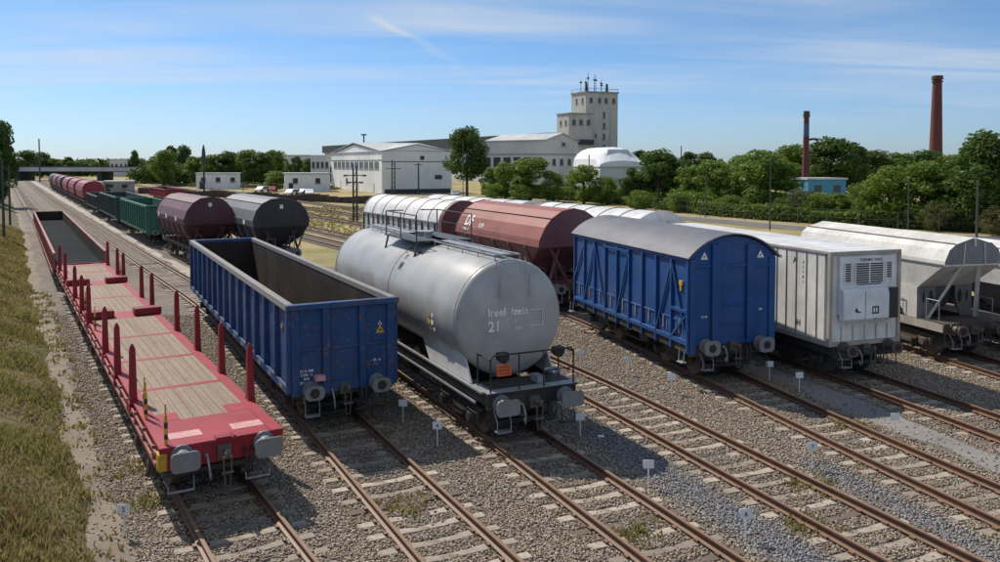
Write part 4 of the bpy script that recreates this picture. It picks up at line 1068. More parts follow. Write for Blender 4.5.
# pale grain hoppers at the right
def grain_hopper(label, t, ynear, L, W=2.44, ze=3.28, zs=4.0, zt=4.22, zm=2.36, mat='pale_hopper', dx=0):
    o = wagon('grain_hopper', label, 'hopper wagon', t, ynear, L, dx=dx); h = W / 2
    sh = h * .62; es = 1.3
    prof = [(h, ze), (h * .985, ze + .14), (h * .84, ze + (zs - ze) * .72), (sh, zs), (sh * .9, zs + .02), (0, zt)]
    full = prof + [(-y, z) for y, z in prof[::-1] if y > 1e-4]
    m = MB(); m.prism_x(full, 0, L, 0, 1); bo = m.build('body', [M[mat], M['grey_hopper']], o, bevel=.01); bo.data.set_sharp_from_angle(angle=R(9))  # end faces greyed: their shade is put into the colour
    m = MB(); m.hexa([(es, -h * .93, zm), (L - es, -h * .93, zm), (L - es, h * .93, zm), (es, h * .93, zm), (.02, -h + .01, ze - .002), (L - .02, -h + .01, ze - .002), (L - .02, h - .01, ze - .002), (.02, h - .01, ze - .002)])
    lo = m.build('lower_body', M[mat], o, bevel=.01); lo.data.set_sharp_from_angle(angle=R(9))
    n = 3; pl_ = (L - 2 * es - .2) / n
    for i in range(n):
        a_, c_ = es + .1 + i * pl_ + .02, es + .1 + (i + 1) * pl_ - .02; cc = (a_ + c_) / 2; m = MB()
        m.hexa([(cc - .3, -.45, 1.3), (cc + .3, -.45, 1.3), (cc + .3, .45, 1.3), (cc - .3, .45, 1.3), (a_, -h * .90, zm - .003), (c_, -h * .90, zm - .003), (c_, h * .90, zm - .003), (a_, h * .90, zm - .003)])
        m.build('hopper_chute', M['grey_hopper'], o)
    for q in (-1, 1):
        s_ = MB(); s_.beam((.03, q * (sh + .01), zs + .005), (L - .03, q * (sh + .01), zs + .005), .05, .045); s_.build('roof_seam', M['grey_hopper'], o)
        e_ = MB(); e_.beam((.03, q * (h + .005), ze), (L - .03, q * (h + .005), ze), .03, .05); e_.build('side_seam', M['grey_hopper'], o)
        for xe, d_ in ((es, -1), (L - es, 1)):
            # end bulkhead: post with two dark openings
            m = MB(); a2, b2 = sorted((xe, xe + d_ * .04)); m.add([(x_, q * y_, z_) for x_ in (a2, b2) for y_, z_ in ((h * .95, 1.26), (.66, 1.26), (.42, 2.0), (.42, zm), (h * .95, zm))], [(0, 1, 2, 3, 4), (9, 8, 7, 6, 5)] + [(i, (i + 1) % 5, 5 + (i + 1) % 5, 5 + i) for i in range(5)])
            m.build('end_bulkhead', M['grey_hopper'], o)
            for yo, w_, h_ in ((.62, .10, .24), (.93, .055, .2)):
                m = MB(); a3, b3 = sorted((xe + d_ * .041, xe + d_ * .047)); m.prism_x([(q * yo + w_ * math.cos(t_), 1.98 + h_ * math.sin(t_)) for t_ in [6.283 * i / 14 for i in range(14)]], a3, b3); m.build('bulkhead_opening', M['dark_grille'], o)
            m = MB(); m.beam((xe + d_ * (es - .15), q * .36, ze - .04), (xe + d_ * .35, q * 1.0, 1.28), .14, .09); m.build('end_strut', M[mat], o)
            # side gusset plate
            m = MB(); y_ = q * (h * .95); m.prism_y([(xe, 1.24), (xe - d_ * .55, 1.24), (xe - d_ * 1.45, zm), (xe, zm)], y_ - .02, y_ + .02); m.build('side_gusset', M[mat], o)
        l_ = MB(); l_.path([(.9, q * 1.12, 1.2), (.9, q * 1.12, 2.0), (.3, q * 1.12, 2.0), (.3, q * 1.12, 1.2)], .016); l_.build('platform_railing', M['galv'], o)
        g_ = MB(); g_.path([(es + .6, q * 1.24, 1.25), (es + .6, q * 1.24, 1.9), (es + 1.6, q * 1.24, 1.9), (es + 1.6, q * 1.24, 1.25)], .016); g_.build('side_handrail', M['galv'], o)
    er = MB()
    for y0, y1 in ((.46, .40), (-.46, -.40)): er.beam((-.012, y0, ze), (-.012, y1, zs + .04), .04, .03)
    er.box(-.02, -.003, -h, h, ze - .03, ze + .02); er.beam((-.03, 0, zt - .3), (-.03, 0, zt + .02), .06, .05); er.build('end_ribs', M[mat], o)
    pf = MB(); pf.box(0, es - .02, -1.15, 1.15, 1.225, 1.25); pf.build('end_platform', M['brown_frame'], o)
    sb_ = MB(); sb_.box(.0, L, 1.20, 1.25, .96, 1.22); sb_.box(.0, L, -1.25, -1.20, .96, 1.22); sb_.build('light_sole_bar', M['container_frame'], o)
    underframe(o, L, 2.4, M['brown_frame'], 1.22, (1.9, L - 1.9), 'disc', bmat=M['brown_frame'], hs=(.42, .36), bufmat='steel', bsp=.8)
    return o
grain_hopper('pale grey grain hopper wagon with sloping ends right of the refrigerated container', 7, 28.3, 8.4)
grain_hopper('pale wagon cut by the right edge of the photo, behind the grain hopper', 8, 25.5, 11.5, ze=3.0, zs=3.6, zt=3.82, zm=2.3, mat='pale_roof')

# ---- white wagons with rounded roofs
def arch_wagon(t, ynear, L, W, ze, zt, label, panels=7, endmat=None, roofmat=None, zb=1.15, gear=True, door=True, cat='covered wagon', name='sliding_roof_wagon'):
    o = wagon(name, label, cat, t, ynear, L)
    underframe(o, L, W - .1, M['black_frame'], zb, (2.2, L - 2.2), 'plate', gear=gear, steps=False)
    m = MB(); m.box(.05, L - .05, -W / 2 + .05, W / 2 - .05, zb, ze); m.build('body', M['white_arch'], o)
    r = MB(); pr = arch(W + .02, ze, zt, 12); r.prism_x(pr, .06, L - .06); r.build('roof', roofmat or M['white_arch'], o)
    for i in range(panels + 1):
        s = MB()
        x = .1 + i * (L - .2) / panels; pts = [(x, y, z) for y, z in arch(W + .05, ze + .005, zt + .012, 12)]; s.path(pts, .022, 5)
        s.build('roof_bow', M['mast'], o)
    for q in (-1, 1):
        p = MB(); y = q * (W / 2 - .04)
        for i in range(panels * 2 + 1):
            x = .1 + i * (L - .2) / (panels * 2); a, b = sorted((y, y + q * .06)); p.box(x - (.07 if i % 2 else .04), x + (.07 if i % 2 else .04), a, b, zb, ze - .08)
        p.build('side_posts', M['black_frame'] if door else M['pale_roof'], o)
        g_ = MB(); a, b = sorted((y, y + q * .07)); g_.box(.05, L - .05, a, b, ze - .08, ze); g_.build('gutter', M['galv'], o)
    for x, s_ in ((0, -1), (L, 1)):
        e = MB(); poly = [(-W / 2 - .03, zb - .02), (W / 2 + .03, zb - .02)] + arch(W + .06, ze, zt + .05, 12); a, b = sorted((x, x - s_ * (.45 if endmat and x == 0 else .06))); e.prism_x(poly, a, b); e.build('end_wall', (endmat if x == 0 else None) or M['pale_roof'], o)
        c = MB()
        for y in (-.5, .5): a, b = sorted((x, x + s_ * .06)); c.box(a, b, y - .07, y + .07, zb, ze + .2)
        c.build('end_post', endmat or M['pale_roof'], o)
    return o
arch_wagon(5, 49.2, 13.4, 3.0, 3.25, 4.5, 'white round-roofed wagon with maroon end, coupled behind the brown hopper wagon', 7, endmat=M['maroon'])
arch_wagon(6, 37.9, 10.5, 3.0, 3.9, 4.55, 'pale covered wagon standing directly behind the refrigerated container', 6, roofmat=M['pale_roof'], door=False, name='covered_wagon')
arch_wagon(6, 49.0, 13.0, 3.0, 4.0, 4.5, 'pale flat-roofed wagon beyond the brown hopper wagon, roof only in view', 6, roofmat=M['pale_roof'], door=False, name='covered_wagon')

# ---- refrigerated container on its carrying wagon
def container():
    L, W, zb, zt = 12.2, 2.8, 1.05, 4.03; t, yn = 6, 25.8
    p, a, _ = place(t, yn, L)
    cw = thing('container_wagon', 'dark low wagon carrying the white refrigerated container', 'container wagon', (p.x, p.y, 0), a, 'wagons standing in the yard')
    underframe(cw, L, 2.5, M['black_frame'], zb - .03, (1.9, L - 1.9), 'disc', hs=(.44, .36), zb=.98, bufmat='steel')
    o = thing('refrigerated_container', 'white refrigerated shipping container with cooling unit on its end', 'container', (p.x, p.y, zb), a)
    h = zt - zb; fr = MB(); c = .12
    for x in (0, L - c):
        for y in (-W / 2, W / 2 - c): fr.box(x, x + c, y, y + c, 0.0, h)
        fr.box(x, x + c, -W / 2 + c, W / 2 - c, .0, .13); fr.box(x, x + c, -W / 2 + c, W / 2 - c, h - .11, h - .003)
    for y in (-W / 2 + .01, W / 2 - .07):
        fr.box(c, L - c, y, y + .06, .0, .16); fr.box(c, L - c, y, y + .06, h - .08, h - .004)
    fr.build('corner_frame', M['container_frame'], o, bevel=.006)
    b = MB(); b.box(.30, L - .05, -W / 2 + .05, W / 2 - .05, .03, h - .02); b.box(.05, .30, -W / 2 + .125, W / 2 - .125, .14, h - .12)
    b.build('walls', M['container'], o)
    rf = MB(); rf.box(.02, L - .02, -W / 2 + .03, W / 2 - .03, h - .019, h + .006)
    for i in range(1, 20): x = i * L / 20; rf.box(x - .03, x + .03, -W / 2 + .2, W / 2 - .2, h + .006, h + .012)
    rf.build('roof', M['pale_roof'], o)
    n = 24
    for s_ in (-1, 1):
        y = s_ * (W / 2 - .05)
        for i in range(n + 1):
            rb = MB(); x = .16 + i * (L - .32) / n; a_, b_ = sorted((y, y + s_ * .022)); rb.box(x - .012, x + .012, a_, b_, .16, h - .08)
            rb.build('side_seam', M['grey_hopper'], o)
    u = MB(); X = -.06
    # cooling unit: upper grille housing, lower cover with rounded front
    u.box(-.07, .05, -W / 2 + .33, W / 2 - .33, 1.0, h - .16)
    u.build('cooling_unit', M['reefer'], o, bevel=.02)
    un_ = o.children[-1]
    lo = MB(); z0_, z1_ = .80, 1.83
    lo.prism_y([(-.045, z0_ + .05), (-.20, z0_), (-.26, z0_ + .08), (-.26, z1_ - .2), (-.20, z1_), (-.045, z1_)], -.70, W / 2 - .32)
    lo.build('unit_cover', M['reefer'], un_, bevel=.02)
    pn = MB(); pn.box(-.22, -.05, -W / 2 + .32, -.705, .84, 1.80); pn.build('control_panel', M['dark_grille'], un_)
    dv = MB(); dv.box(-.264, -.2605, .24, .255, z0_ + .08, z1_ - .1, 0); dv.box(-.264, -.2605, -.28, -.02, 1.02, 1.26, 0); dv.box(-.266, -.2645, -.22, -.16, 1.07, 1.21, 1); dv.box(-.266, -.2645, -.12, -.06, 1.07, 1.21, 1)
    dv.prism_x([(.50, 1.12), (.66, 1.12), (.60, 1.26)], -.264, -.2605); dv.box(-.264, -.2605, .42, .60, 1.08, 1.115); dv.box(-.264, -.2605, -.22, -.08, .86, .88)
    dv.build('cover_marks', [M['dark_grille'], M['white_mark']], un_)
    gz0, gz1 = 1.92, 2.60
    g0 = MB()
    for ya, yb in ((.66, .92), (-.60, .50), (-.94, -.70)):
        if ya == -.60: g0.prism_x([(-.50, gz0), (.40, gz0), (.50, gz0 + .10), (.50, gz1), (-.60, gz1), (-.60, gz0 + .12)], -.078, -.0705)
        else: g0.box(-.078, -.0705, ya, yb, gz0 + (.1 if ya > 0 else .2), gz1)
    g0.build('grille_opening', M['dark_grille'], un_)
    gs = MB()
    for i in range(9):
        z = gz0 + .05 + i * .072; gs.box(-.092, -.0785, -.95, .93, z - .010, z + .010)
    for y in (.66, .92, .50, -.05, -.60, -.70, -.94): gs.box(-.096, -.0785, y - .02, y + .02, gz0 + .04, gz1 + .02)
    gs.build('grille_bars', M['reefer'], un_)
    lettering('THERMO KING', .135, (-.0725, -.12, h - .32), (0, -1, 0), (0, 0, 1), M['black_mark'], un_)
    # end wall details under the unit
    for y in (-.9, -.45, .0, .45, .9): d = MB(); d.box(.035, .05, y - .02, y + .02, .16, .62); d.build('lower_rib', M['container_frame'], o)
    lettering('A', .26, (1.72, W / 2 - .045, h - .52), (-1, 0, 0), (0, 0, 1), M['black_mark'], o)
    for i, s in enumerate('411R1'): lettering(s, .13, (1.30, W / 2 - .045, h - .50 - i * .16), (-1, 0, 0), (0, 0, 1), M['black_mark'], o)
    lettering('45R1', .12, (2.5, W / 2 - .045, h - .42), (-1, 0, 0), (0, 0, 1), M['black_mark'], o)
    lettering('H', .28, (1.5, W / 2 - .045, .42), (-1, 0, 0), (0, 0, 1), M['black_mark'], o)
container()

# ---- the trains standing farther back
gondola(3, 68.0, 17.0, 2.9, 3.3, M['green'], M['green'], M['green'], 'bright green open wagon behind the maroon hopper wagon', 12, detail=False)
gondola(3, 86.2, 17.0, 2.9, 3.25, M['dark_green'], M['dark_green'], M['dark_green'], 'dark green open wagon between the bright green one and the red hopper wagons', 12, detail=False)
gondola(3, 104.0, 15.0, 2.9, 2.6, M['dark_green'], M['dark_green'], M['dark_green'], 'lower dark open wagon coupled behind the dark green one', 10, detail=False)
halfR = [(1.35, 1.6), (1.5, 2.6), (1.42, 3.2), (1.1, 3.7), (.6, 3.95), (0, 4.02)]
for i, (y, lb) in enumerate(((123, 'nearest of the red round-topped wagons in the distant train'), (138.5, 'middle one of the red round-topped wagons in the distant train'), (154, 'farthest of the bright red round-topped wagons in the distant train'))):
    hopper('round_topped_wagon', lb, 3, y, 14.5, halfR, 1.2, M['far_red'], M['far_red'], M['far_dark'], legs=False, gear=True, cat='covered wagon')
for i, (y, lb) in enumerate(((172, 'dark wagon just beyond the red round-topped wagons'), (188, 'small dark wagon near the road bridge, second beyond the red ones'), (204, 'farthest dark wagon of the distant train before the road bridge'))):
    hopper('round_topped_wagon', lb, 3, y, 15., halfR, 1.2, M['far_dark'] if i != 1 else M['far_red'], M['far_dark'], M['far_dark'], legs=False, gear=True, cat='covered wagon')
gondola(5, 135, 16.0, 2.8, 2.5, M['far_red'], M['inner'], M['far_red'], 'distant red open wagon alone on the dry ground beyond the green wagons', 10, detail=False)
gondola(5, 118, 12.0, 2.8, 1.9, M['far_dark'], M['inner'], M['far_dark'], 'low rusty brown flat wagon on the dry ground beyond the maroon hopper', 8, detail=False)
print('WAG', WAG)

# ------------------------------------------------------------------ marker posts beside the tracks
MP = [(-7.05, 15.1, '2', 'small white marker board beside the near end of the red flat wagon'),
      (-2.62, 21.9, '', 'small white marker board in the shadow right of the blue open wagon'),
      (-1.55, 20.0, '4', 'small white marker board left of the tank wagon buffers'),
      (2.05, 20.7, '', 'small white marker board in the shadow right of the tank wagon'),
      (3.2, 17.4, '', 'small white marker board on gravel right of the tank wagon track'),
      (4.55, 14.9, '6', 'nearest white marker board, close to the bottom edge of the photo'),
      (7.15, 18.5, '7', 'small white marker board between the empty track and the blue van track'),
      (10.1, 20.7, '', 'small white marker board on the smooth service way at the right'),
      (9.15, 24.8, '', 'small white marker board in the shadow between blue van and container'),
      (8.7, 26.2, '', 'small white marker board just behind the right buffer of the blue van'),
      (5.2, 24.6, '', 'small white marker board left of the near end of the blue van'),
      (4.2, 26.8, '', 'small white marker board low beside the middle of the blue van'),
      (2.75, 27.8, '', 'small white marker board in front of the far bogie of the blue van')]
def marker(x, y, s, label):
    o = thing('marker_post', label, 'marker sign', (x, y, GZ), R(random.uniform(-6, 8)), 'white marker boards between the tracks')
    m = MB(); m.tube((0, 0, -.05), (0, 0, .48), .015, 8); m.build('post', M['sign_white'], o)
    m = MB(); m.box(-.12, .12, -.016, -.002, .43, .62); m.build('board', M['sign_white'], o, bevel=.008)
    if s: lettering(s, .12, (0, -.0175, .48), (1, 0, 0), (0, 0, 1), M['black_mark'], o)
for a in MP: marker(*a)
m = MB()
for x, y in ((2.5, 20.6),): m.box(x, x + .16, y, y + .1, GZ + .02, GZ + .05)
tag(m.build('paper_scrap', M['sign_white']), 'white scrap lying on the shaded ballast right of the tank wagon', 'litter')

# ------------------------------------------------------------------ background: where a point at photo column/row stands at a given distance
def PX(px, Y): return (px - 500) / 820 * Y
def PZ(py, Y): return CAM_H + (163 - py) * Y / 820
class Frame:
    """box-like building: origin at a ground corner, u along one wall, v along the other (horizontal unit vectors)"""
    def __init__(s, x, y, u, v): s.o = Vector((x, y, GZ)); s.u = Vector((*u, 0)).normalized(); s.v = Vector((*v, 0)).normalized()
    def p(s, a, b, z): return s.o + s.u * a + s.v * b + Vector((0, 0, z))
    def box(s, mb, a0, a1, b0, b1, z0, z1, mi=0):
        return mb.hexa([s.p(a0, b0, z0), s.p(a1, b0, z0), s.p(a1, b1, z0), s.p(a0, b1, z0), s.p(a0, b0, z1), s.p(a1, b0, z1), s.p(a1, b1, z1), s.p(a0, b1, z1)], mi)
def at_(o, child): child.location = -Vector(o.location); return child
def part(mb, name, mat, o, **k): c = mb.build(name, mat, o, smooth=False, **k); c.location = -Vector(o.location); return c
def windows(fr, o, wall, xs, z0, z1, w_, mat=None, off=0.0, parent=None):
    """dark windows with a sill and frame on wall 'u' (b = off plane) or 'v' (a = off plane)"""
    for a in xs:
        m = MB(); f = MB()
        if wall == 'u': fr.box(m, a, a + w_, off - .06, off - .02, z0, z1); fr.box(f, a - .15, a + w_ + .15, off - .12, off - .005, z0 - .25, z0 - .05)
        else: fr.box(m, off - .06, off - .02, a, a + w_, z0, z1); fr.box(f, off - .12, off - .005, a - .15, a + w_ + .15, z0 - .25, z0 - .05)
        c = part(m, 'window', mat or M['glass'], o)
        g_ = f.build('sill', M['concrete'], c, smooth=False)
def gable(mb, fr, a0, a1, b0, b1, ze, zr, axis='v', ov=.3, th=.25, mi=0):
    """pitched roof, ridge along axis v (b) or u (a)"""
    if axis == 'v':
        am = (a0 + a1) / 2
        for (p, q) in ((a0 - ov, am), (a1 + ov, am)):
            zp = ze - ov * (zr - ze) / ((a1 - a0) / 2)
            mb.hexa([fr.p(p, b0 - ov, zp), fr.p(q, b0 - ov, zr), fr.p(q, b1 + ov, zr), fr.p(p, b1 + ov, zp), fr.p(p, b0 - ov, zp + th), fr.p(q, b0 - ov, zr + th), fr.p(q, b1 + ov, zr + th), fr.p(p, b1 + ov, zp + th)], mi)
    else:
        bm = (b0 + b1) / 2
        for (p, q) in ((b0 - ov, bm), (b1 + ov, bm)):
            zp = ze - ov * (zr - ze) / ((b1 - b0) / 2)
            mb.hexa([fr.p(a0 - ov, p, zp), fr.p(a0 - ov, q, zr), fr.p(a1 + ov, q, zr), fr.p(a1 + ov, p, zp), fr.p(a0 - ov, p, zp + th), fr.p(a0 - ov, q, zr + th), fr.p(a1 + ov, q, zr + th), fr.p(a1 + ov, p, zp + th)], mi)
def gwall(mb, fr, a0, a1, b0, b1, z0, ze, zr, axis, mi=0):
    fr.box(mb, a0, a1, b0, b1, z0, ze, mi)
    if axis == 'v':
        am = (a0 + a1) / 2; vs = [fr.p(a0, b0, ze), fr.p(a1, b0, ze), fr.p(am, b0, zr), fr.p(a0, b1, ze), fr.p(a1, b1, ze), fr.p(am, b1, zr)]
    else:
        bm = (b0 + b1) / 2; vs = [fr.p(a0, b0, ze), fr.p(a0, b1, ze), fr.p(a0, bm, zr), fr.p(a1, b0, ze), fr.p(a1, b1, ze), fr.p(a1, bm, zr)]
    mb.add(vs, [(0, 1, 2), (3, 5, 4), (0, 2, 5, 3), (1, 4, 5, 2)], mi)

# white double-gabled hall
def white_hall():
    f = Frame(PX(382, 186), 186, (.93, .36), (-.42, .907))
    o = thing('white_hall', 'white industrial hall with two shallow gables and a band of windows behind the yard', 'warehouse', f.o)
    LA, LB = 16.6, 49.0; ze, zr = 9.6, 11.2
    m = MB(); gwall(m, f, 0, LA, 0, LB, 0, ze, zr, 'v'); gwall(m, f, .05, LA, 2.0, LB - 2.0, 0, ze - .02, zr + .4, 'u'); part(m, 'wall', M['hall_white'], o)
    r = MB(); gable(r, f, 0, LA, 0, LB, ze + .03, zr + .03, 'v', .25, .18); part(r, 'roof', M['roof_light'], o)
    r = MB(); gable(r, f, -.1, LA, .2, LB - .2, ze + .02, zr + .8, 'u', .2, .16); part(r, 'roof', M['roof_light'], o)
    t = MB(); f.box(t, -.06, 0, 0, LB, 7.55, 7.7); f.box(t, 0, LA, -.06, 0, 7.2, 7.35); part(t, 'wall_trim', M['roof_dark'], o)
    windows(f, o, 'v', [2.5 + i * 4.45 for i in range(10)], 5.7, 7.3, 3.4, simple('factory_glazing', (.16, .19, .20), .3))
    windows(f, o, 'v', [31.0], 1.6, 3.0, 1.6)
    for b0 in (6, 20, 38): d = MB(); f.box(d, -.08, -.01, b0, b0 + 1.2, 0, 2.3); part(d, 'door', M['hall_grey'], o)
    d = MB(); f.box(d, 12.5, 14.2, -.08, -.01, 3.2, 4.2); part(d, 'window', M['glass'], o); d = MB(); f.box(d, .6, LA - .3, -.07, -.012, 0, 1.0); part(d, 'plinth', M['roof_dark'], o)
    d = MB(); f.box(d, 9, 9.9, -.09, -.013, 7.7, 8.6); part(d, 'vent', M['roof_dark'], o)
    d = MB(); f.box(d, 14.6, 15.6, -.09, -.013, 6.0, 7.0); part(d, 'lamp', M['roof_dark'], o)
    s = MB(); q = f.p(3, 26, zr); s.tube(q, q + Vector((0, 0, 3.2)), .18, 8); s.beam(q + Vector((-.7, 0, 3.0)), q + Vector((.7, 0, 3.0)), .3, .35); part(s, 'roof_mast', M['mast'], o)
    # lower, older wing on the left
    m = MB(); f2 = Frame(PX(330, 232), 232, (-.93, .1), (-.2, .98)); f2.box(m, 0, 5.6, 0, 25, 0, 9.2); part(m, 'side_wing', M['hall_grey'], o)
    windows(f2, o, 'u', [.5, 1.8, 3.1, 4.4], 5.6, 7.3, .8)
white_hall()
def hut(name, px0, px1, ytop, Y, depth, label, mat='hall_white', win=0):
    x0, x1 = PX(px0, Y), PX(px1, Y); f = Frame(x0, Y, (1, 0), (-.3, 1)); h = PZ(ytop, Y) - GZ
    o = thing(name, label, 'building', f.o); m = MB(); f.box(m, 0, x1 - x0, 0, depth, 0, h - .3); part(m, 'wall', M[mat], o)
    r = MB(); f.box(r, -.2, x1 - x0 + .2, -.2, depth + .2, h - .3, h); part(r, 'roof', M['roof_light'], o)
    n = max(1, win)
    windows(f, o, 'u', [(x1 - x0) * (i + .35) / n for i in range(n)], h * .45, h * .72, min(1.2, (x1 - x0) / n * .4))
    d = MB(); f.box(d, (x1 - x0) * .08, (x1 - x0) * .08 + 1.1, -.08, -.01, 0, 2.1); part(d, 'door', M['roof_dark'], o)
    return o
hut('site_hut', 196, 240, 173, 220, 7, 'long white single-storey hut in front of the trees, left of the middle', win=3)
hut('garage_block', 285, 330, 173, 200, 10, 'low white garage block just left of the white hall', win=2)
hut('office_block', 110, 128, 159, 420, 14, 'distant pale office block above the road bridge', 'hall_grey', 4)
hut('office_block', 128.5, 143, 160, 440, 14, 'smaller distant white block right of the pale office block', 'hall_white', 3)
hut('apartment_block', 284, 311, 155, 330, 14, 'distant beige block behind the trees left of the white hall', 'hall_grey', 4)
hut('concrete_store', 103, 131, 181, 190, 6, 'low grey concrete store by the far tracks', 'concrete', 2)
hut('brick_house', 672, 700, 158, 300, 12, 'small pale house roof above the trees right of the tower', 'hall_grey', 2)
hut('blue_shed', 808, 846, 178, 140, 6, 'bright blue flat-roofed shed among the trees by the thin chimney', 'blue_wall', 2)
# long dark-roofed shed behind
def long_shed():
    A = Vector((PX(550, 262), 262)); B = Vector((PX(325, 470), 470)); u = (B - A); L = u.length
    f = Frame(A.x, A.y, (u.x, u.y), (u.y, -u.x)); o = thing('long_shed', 'very long shed with dark roof running behind the white hall to the tower', 'warehouse', f.o)
    m = MB(); f.box(m, 0, L, 0, 14, 0, 12.6); part(m, 'wall', M['hall_grey'], o)
    r = MB(); f.box(r, -1, L + 1, -1.2, 15, 12.6, 16.6); part(r, 'roof', M['roof_dark'], o)
long_shed()
def second_hall():
    f = Frame(PX(545, 205), 205, (.62, .78), (-.78, .62)); o = thing('grey_hall', 'grey concrete hall with gable end and window bands in front of the tower', 'warehouse', f.o)
    LA, LB = 15., 19.; ze, zr = PZ(140.5, 205) - GZ, PZ(136, 210) - GZ + .5
    m = MB(); gwall(m, f, 0, LA, 0, LB, 0, ze, zr, 'v'); part(m, 'wall', M['hall_grey'], o)
    r = MB(); gable(r, f, 0, LA, 0, LB, ze + .02, zr + .02, 'v', .3, .25); part(r, 'roof', M['roof_light'], o)
    t = MB(); f.box(t, -.1, -.01, 0, LB, ze - 3.6, ze - 3.3); f.box(t, 0, LA, -.1, -.01, ze - 3.6, ze - 3.3); part(t, 'wall_trim', M['concrete'], o)
    windows(f, o, 'v', [1 + i * 3.3 for i in range(7)], ze - 6.6, ze - 4.2, 2.3)
    windows(f, o, 'u', [3.2, 6.6, 10.2, 13.2], ze - 6.2, ze - 4.6, 1.4); windows(f, o, 'u', [7.4], ze - 1.3, ze - .4, 1.6)
second_hall()
def tower():
    f = Frame(PX(585.5, 262), 262, (.93, .37), (-.45, .89)); o = thing('silo_tower', 'tall concrete silo tower with roof antennas and a lower stair tower', 'tower', f.o)
    h = PZ(93, 262) - GZ; LA, LB = 11.6, 8.6
    m = MB(); f.box(m, 0, LA, 0, LB, 0, h); part(m, 'wall', M['tower'], o)
    for k in range(1, 4): r = MB(); f.box(r, 3.0 * k - .15, 3.0 * k + .15, -.12, -.003, 0, h - 4.6); part(r, 'wall_rib', M['tower'], o)
    c = MB(); f.box(c, -.3, LA + .3, -.3, LB + .3, h, h + .45); part(c, 'cornice', M['concrete'], o)
    windows(f, o, 'u', [1.4, 4.4, 6.8, 9.6], h - 3.2, h - 1.6, 1.0); windows(f, o, 'v', [1.5, 5.0], h - 3.2, h - 1.6, .9)
    for z in (h - 8, h - 11.5, h - 15, h - 18.5): windows(f, o, 'u', [6.0], z, z + 2.0, 1.0)
    windows(f, o, 'u', [2.8], h - 14.2, h - 13.0, 1.1)
    rl = MB()
    for a, b in ((0, 0), (LA, 0), (LA, LB), (0, LB)): rl.tube(f.p(a, b, h + .4), f.p(a, b, h + 1.4), .06, 6)
    for p, q in (((0, 0), (LA, 0)), ((LA, 0), (LA, LB)), ((0, 0), (0, LB))): rl.tube(f.p(*p, h + 1.35), f.p(*q, h + 1.35), .06, 6)
    part(rl, 'roof_railing', M['mast'], o)
    for a, b, hh, r_ in ((2.6, 3, 6.4, .14), (4.8, 2, 5.4, .10), (6.2, 5, 6.0, .16), (7.4, 3, 4.2, .10), (1.2, 5, 4.6, .10), (8.8, 5, 3.6, .09), (3.6, 6, 4.9, .08)):
        m = MB(); q = f.p(a, b, h + .4); m.tube(q, q + Vector((0, 0, hh)), r_, 6, r_ * .5); m.beam(q + Vector((-.4, 0, hh * .7)), q + Vector((.4, 0, hh * .7)), .1, .5); part(m, 'antenna', M['mast'], o)
    for a, b in ((.3, .3), (7.8, .4)): m = MB(); q = f.p(a, b, h + .4); m.tube(q, q + Vector((0, 0, 2.6)), .5, 8, .35); part(m, 'antenna_cluster', M['mast'], o)
    g_ = Frame(PX(568.5, 252), 252, (.93, .37), (-.45, .89)); h2 = PZ(114, 252) - GZ
    m = MB(); g_.box(m, 0, 8.2, 0, 7.0, 0, h2); part(m, 'stair_tower', M['tower'], o)
    c = MB(); g_.box(c, -.25, 8.3, -.25, 7.2, h2, h2 + .3); part(c, 'cornice', M['concrete'], o)
    windows(g_, o, 'u', [1.2, 3.6, 6.2], h2 - 3.4, h2 - 1.8, 1.2); windows(g_, o, 'v', [1.2, 4.2], h2 - 3.4, h2 - 2.0, 1.0)
    b = MB(); g_.box(b, 1.5, 8.2, -.9, -.01, h2 - 9.4, h2 - 8.9); g_.box(b, 1.5, 8.2, -.95, -.85, h2 - 8.9, h2 - 7.9); part(b, 'balcony', M['roof_dark'], o)
tower()
def membrane_hall():
    f = Frame(PX(600, 172), 172, (1, .08), (-.30, .95)); o = thing('white_storage_hall', 'white hall with rounded membrane roof and grey end wall below the tower', 'warehouse', f.o)
    LA, LB, zw = 9.4, 14., 7.4
    m = MB(); f.box(m, 0, LA, 0, LB, 0, zw - 1.2, 0); part(m, 'wall', M['hall_grey'], o)
    m = MB(); f.box(m, -.05, -.002, 0, LB, 0, zw - 1.0); part(m, 'side_wall', M['membrane'], o)
    n = 10; prof = [(LA / 2 - (LA / 2 + .3) * math.cos(math.pi * i / n), zw - 1.2 + 4.2 * math.sin(math.pi * i / n) ** .8) for i in range(n + 1)]
    r = MB(); b0s = [(-.3, .30), (2.2, .82), (4.0, 1.0), (LB, 1.0)]; vs = []
    for b, k in b0s: vs += [f.p(LA / 2 + (a - LA / 2) * (1 if k > .9 else (.98 if k > .5 else 1.0)), b, zw - 1.2 + (z - zw + 1.2) * k) for a, z in prof]
    fs = [(j * (n + 1) + i, j * (n + 1) + i + 1, (j + 1) * (n + 1) + i + 1, (j + 1) * (n + 1) + i) for j in range(len(b0s) - 1) for i in range(n)]
    fs.append(tuple(range(n + 1))); fs.append(tuple(range(3 * (n + 1), 4 * (n + 1)))); r.add(vs, fs); part(r, 'roof', M['membrane'], o)
    w_ = MB(); w_.hexa([f.p(1.6, 1.0, zw + .55), f.p(LA - 1.6, 1.0, zw + .55), f.p(LA - 1.6, 1.4, zw + .55), f.p(1.6, 1.4, zw + .55), f.p(2.6, 2.1, zw + 2.45), f.p(LA - 2.6, 2.1, zw + 2.45), f.p(LA - 2.6, 2.5, zw + 2.45), f.p(2.6, 2.5, zw + 2.45)]); part(w_, 'roof_glazing', M['hall_grey'], o)
    windows(f, o, 'u', [4.0, 5.6], 2.6, 3.6, 1.0)
membrane_hall()
